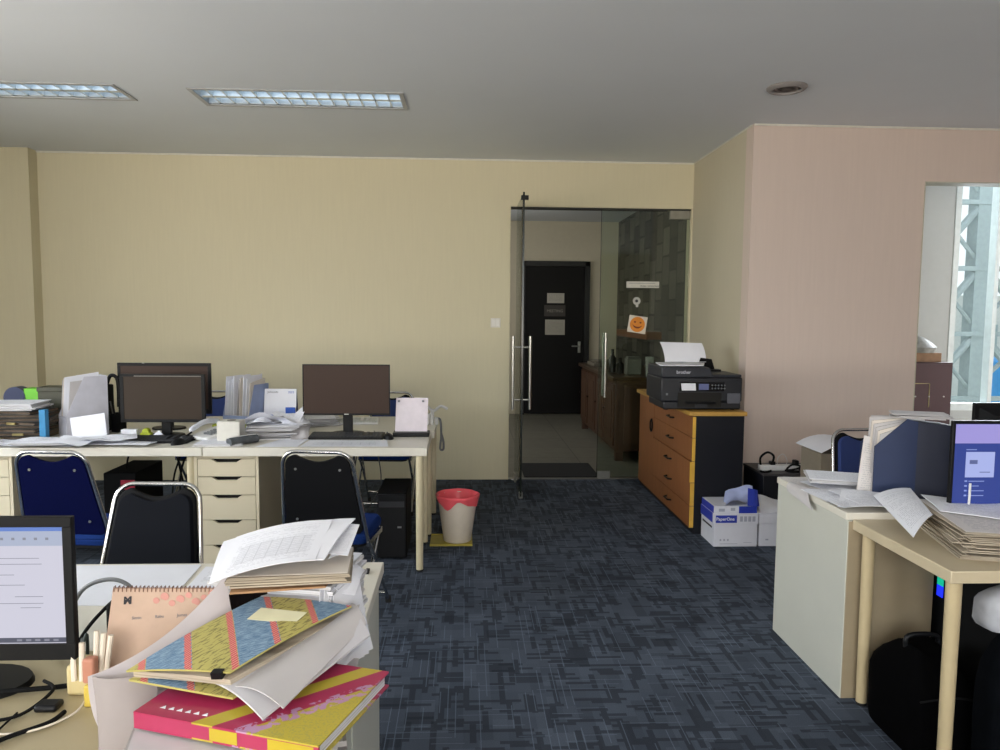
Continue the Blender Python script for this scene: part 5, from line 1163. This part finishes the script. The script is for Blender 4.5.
# curled sheet in front of the calendar, greyed to put it in shade
t = T('curled_sheet', 'long curled thin sheet sweeping from the paper stack down to the desk', 'paper', (-.6, 1.35, .73))
MB().patch((-.655, 1.318, .755), (-.690, 1.345, .850), (-.50, 1.56, .972), (-.475, 1.50, .905), 8, 14, (0,-.012,0), (.012,-.02,-.022), .0014).out('band', mat('thin_sheet', 'b9b2b4', .6, var=.03), t)
MB().patch((-.655, 1.305, .733), (-.570, 1.29, .733), (-.560, 1.345, .862), (-.682, 1.345, .850), 8, 8, (0,-.02,0), (.008,-.01,0), .0014).out('fold', mat('thin_sheet_shaded', '8f8684', .6, var=.04), t)  # same sheet in a darker tone, for the shade on the lower fold
t = T('key_ring', 'shiny metal keys at the bottom of the curled sheet', 'keys', (-.70, 1.22, .73))
MB().tube([(-.68+.02*math.cos(a*PI/8), 1.20+.02*math.sin(a*PI/8), .736) for a in range(17)], .0022, 6).out('ring', M_CHROME, t)
for k in range(3): MB().box(-.675, -.62, 1.205+k*.012, 1.213+k*.012, .7305+k*.003, .733+k*.003).cyl((-.675,1.209+k*.012,.7305+k*.003),(-.675,1.209+k*.012,.733+k*.003),.011,n=12).out('key', M_CHROME, t)

# ------------------------------------------------------------------ light
COOL = (.86, .93, 1.0); WARM = (1.0, .80, .60)
# sky light standing outside the window openings, so the window heads shade the upper walls
area('sky_south_1', (-2.45, YS-2.2, 3.35), (R(72), 0, 0), 4.2, 2.4, 420, COOL)
area('sky_south_2', (.95, YS-2.2, 3.35), (R(72), 0, 0), 4.2, 2.4, 330, COOL)
area('sky_west_1', (XW-2.0, -.35, 3.3), (R(70), 0, R(-90)), 3.6, 2.4, 420, COOL)
area('sky_west_2', (XW-2.0, 2.45, 3.3), (R(70), 0, R(-90)), 3.6, 2.4, 560, COOL)
l_ = area('sky_east_window', (5.9, 8.3, 3.1), (0, 0, 0), 2.4, 2.0, 560, COOL)
l_.rotation_euler = (Vector((2.1, 3.0, .8))-Vector((5.9, 8.3, 3.1))).to_track_quat('-Z', 'Y').to_euler()
# light bounced off the sunlit ground outside, entering upwards
GB = (1.0, .91, .80)
area('ground_bounce_south', (-.7, YS-1.6, .75), (R(98), 0, 0), 7.0, 1.3, 430, GB)
area('ground_bounce_west', (XW-1.5, 1.0, .75), (R(100), 0, R(-90)), 5.5, 1.3, 380, GB)
area('warm_fill', (-1.0, -1.8, 2.3), (R(95), 0, 0), 3.0, .3, 35, (1.0, .84, .68))  # added warm fill behind the camera, no fitting there
area('corridor_light', (-.72, 9.0, 1.9), (R(80), 0, R(-90)), 2.4, 1.6, 30, (1,.97,.9))
SC.view_settings.exposure = .20
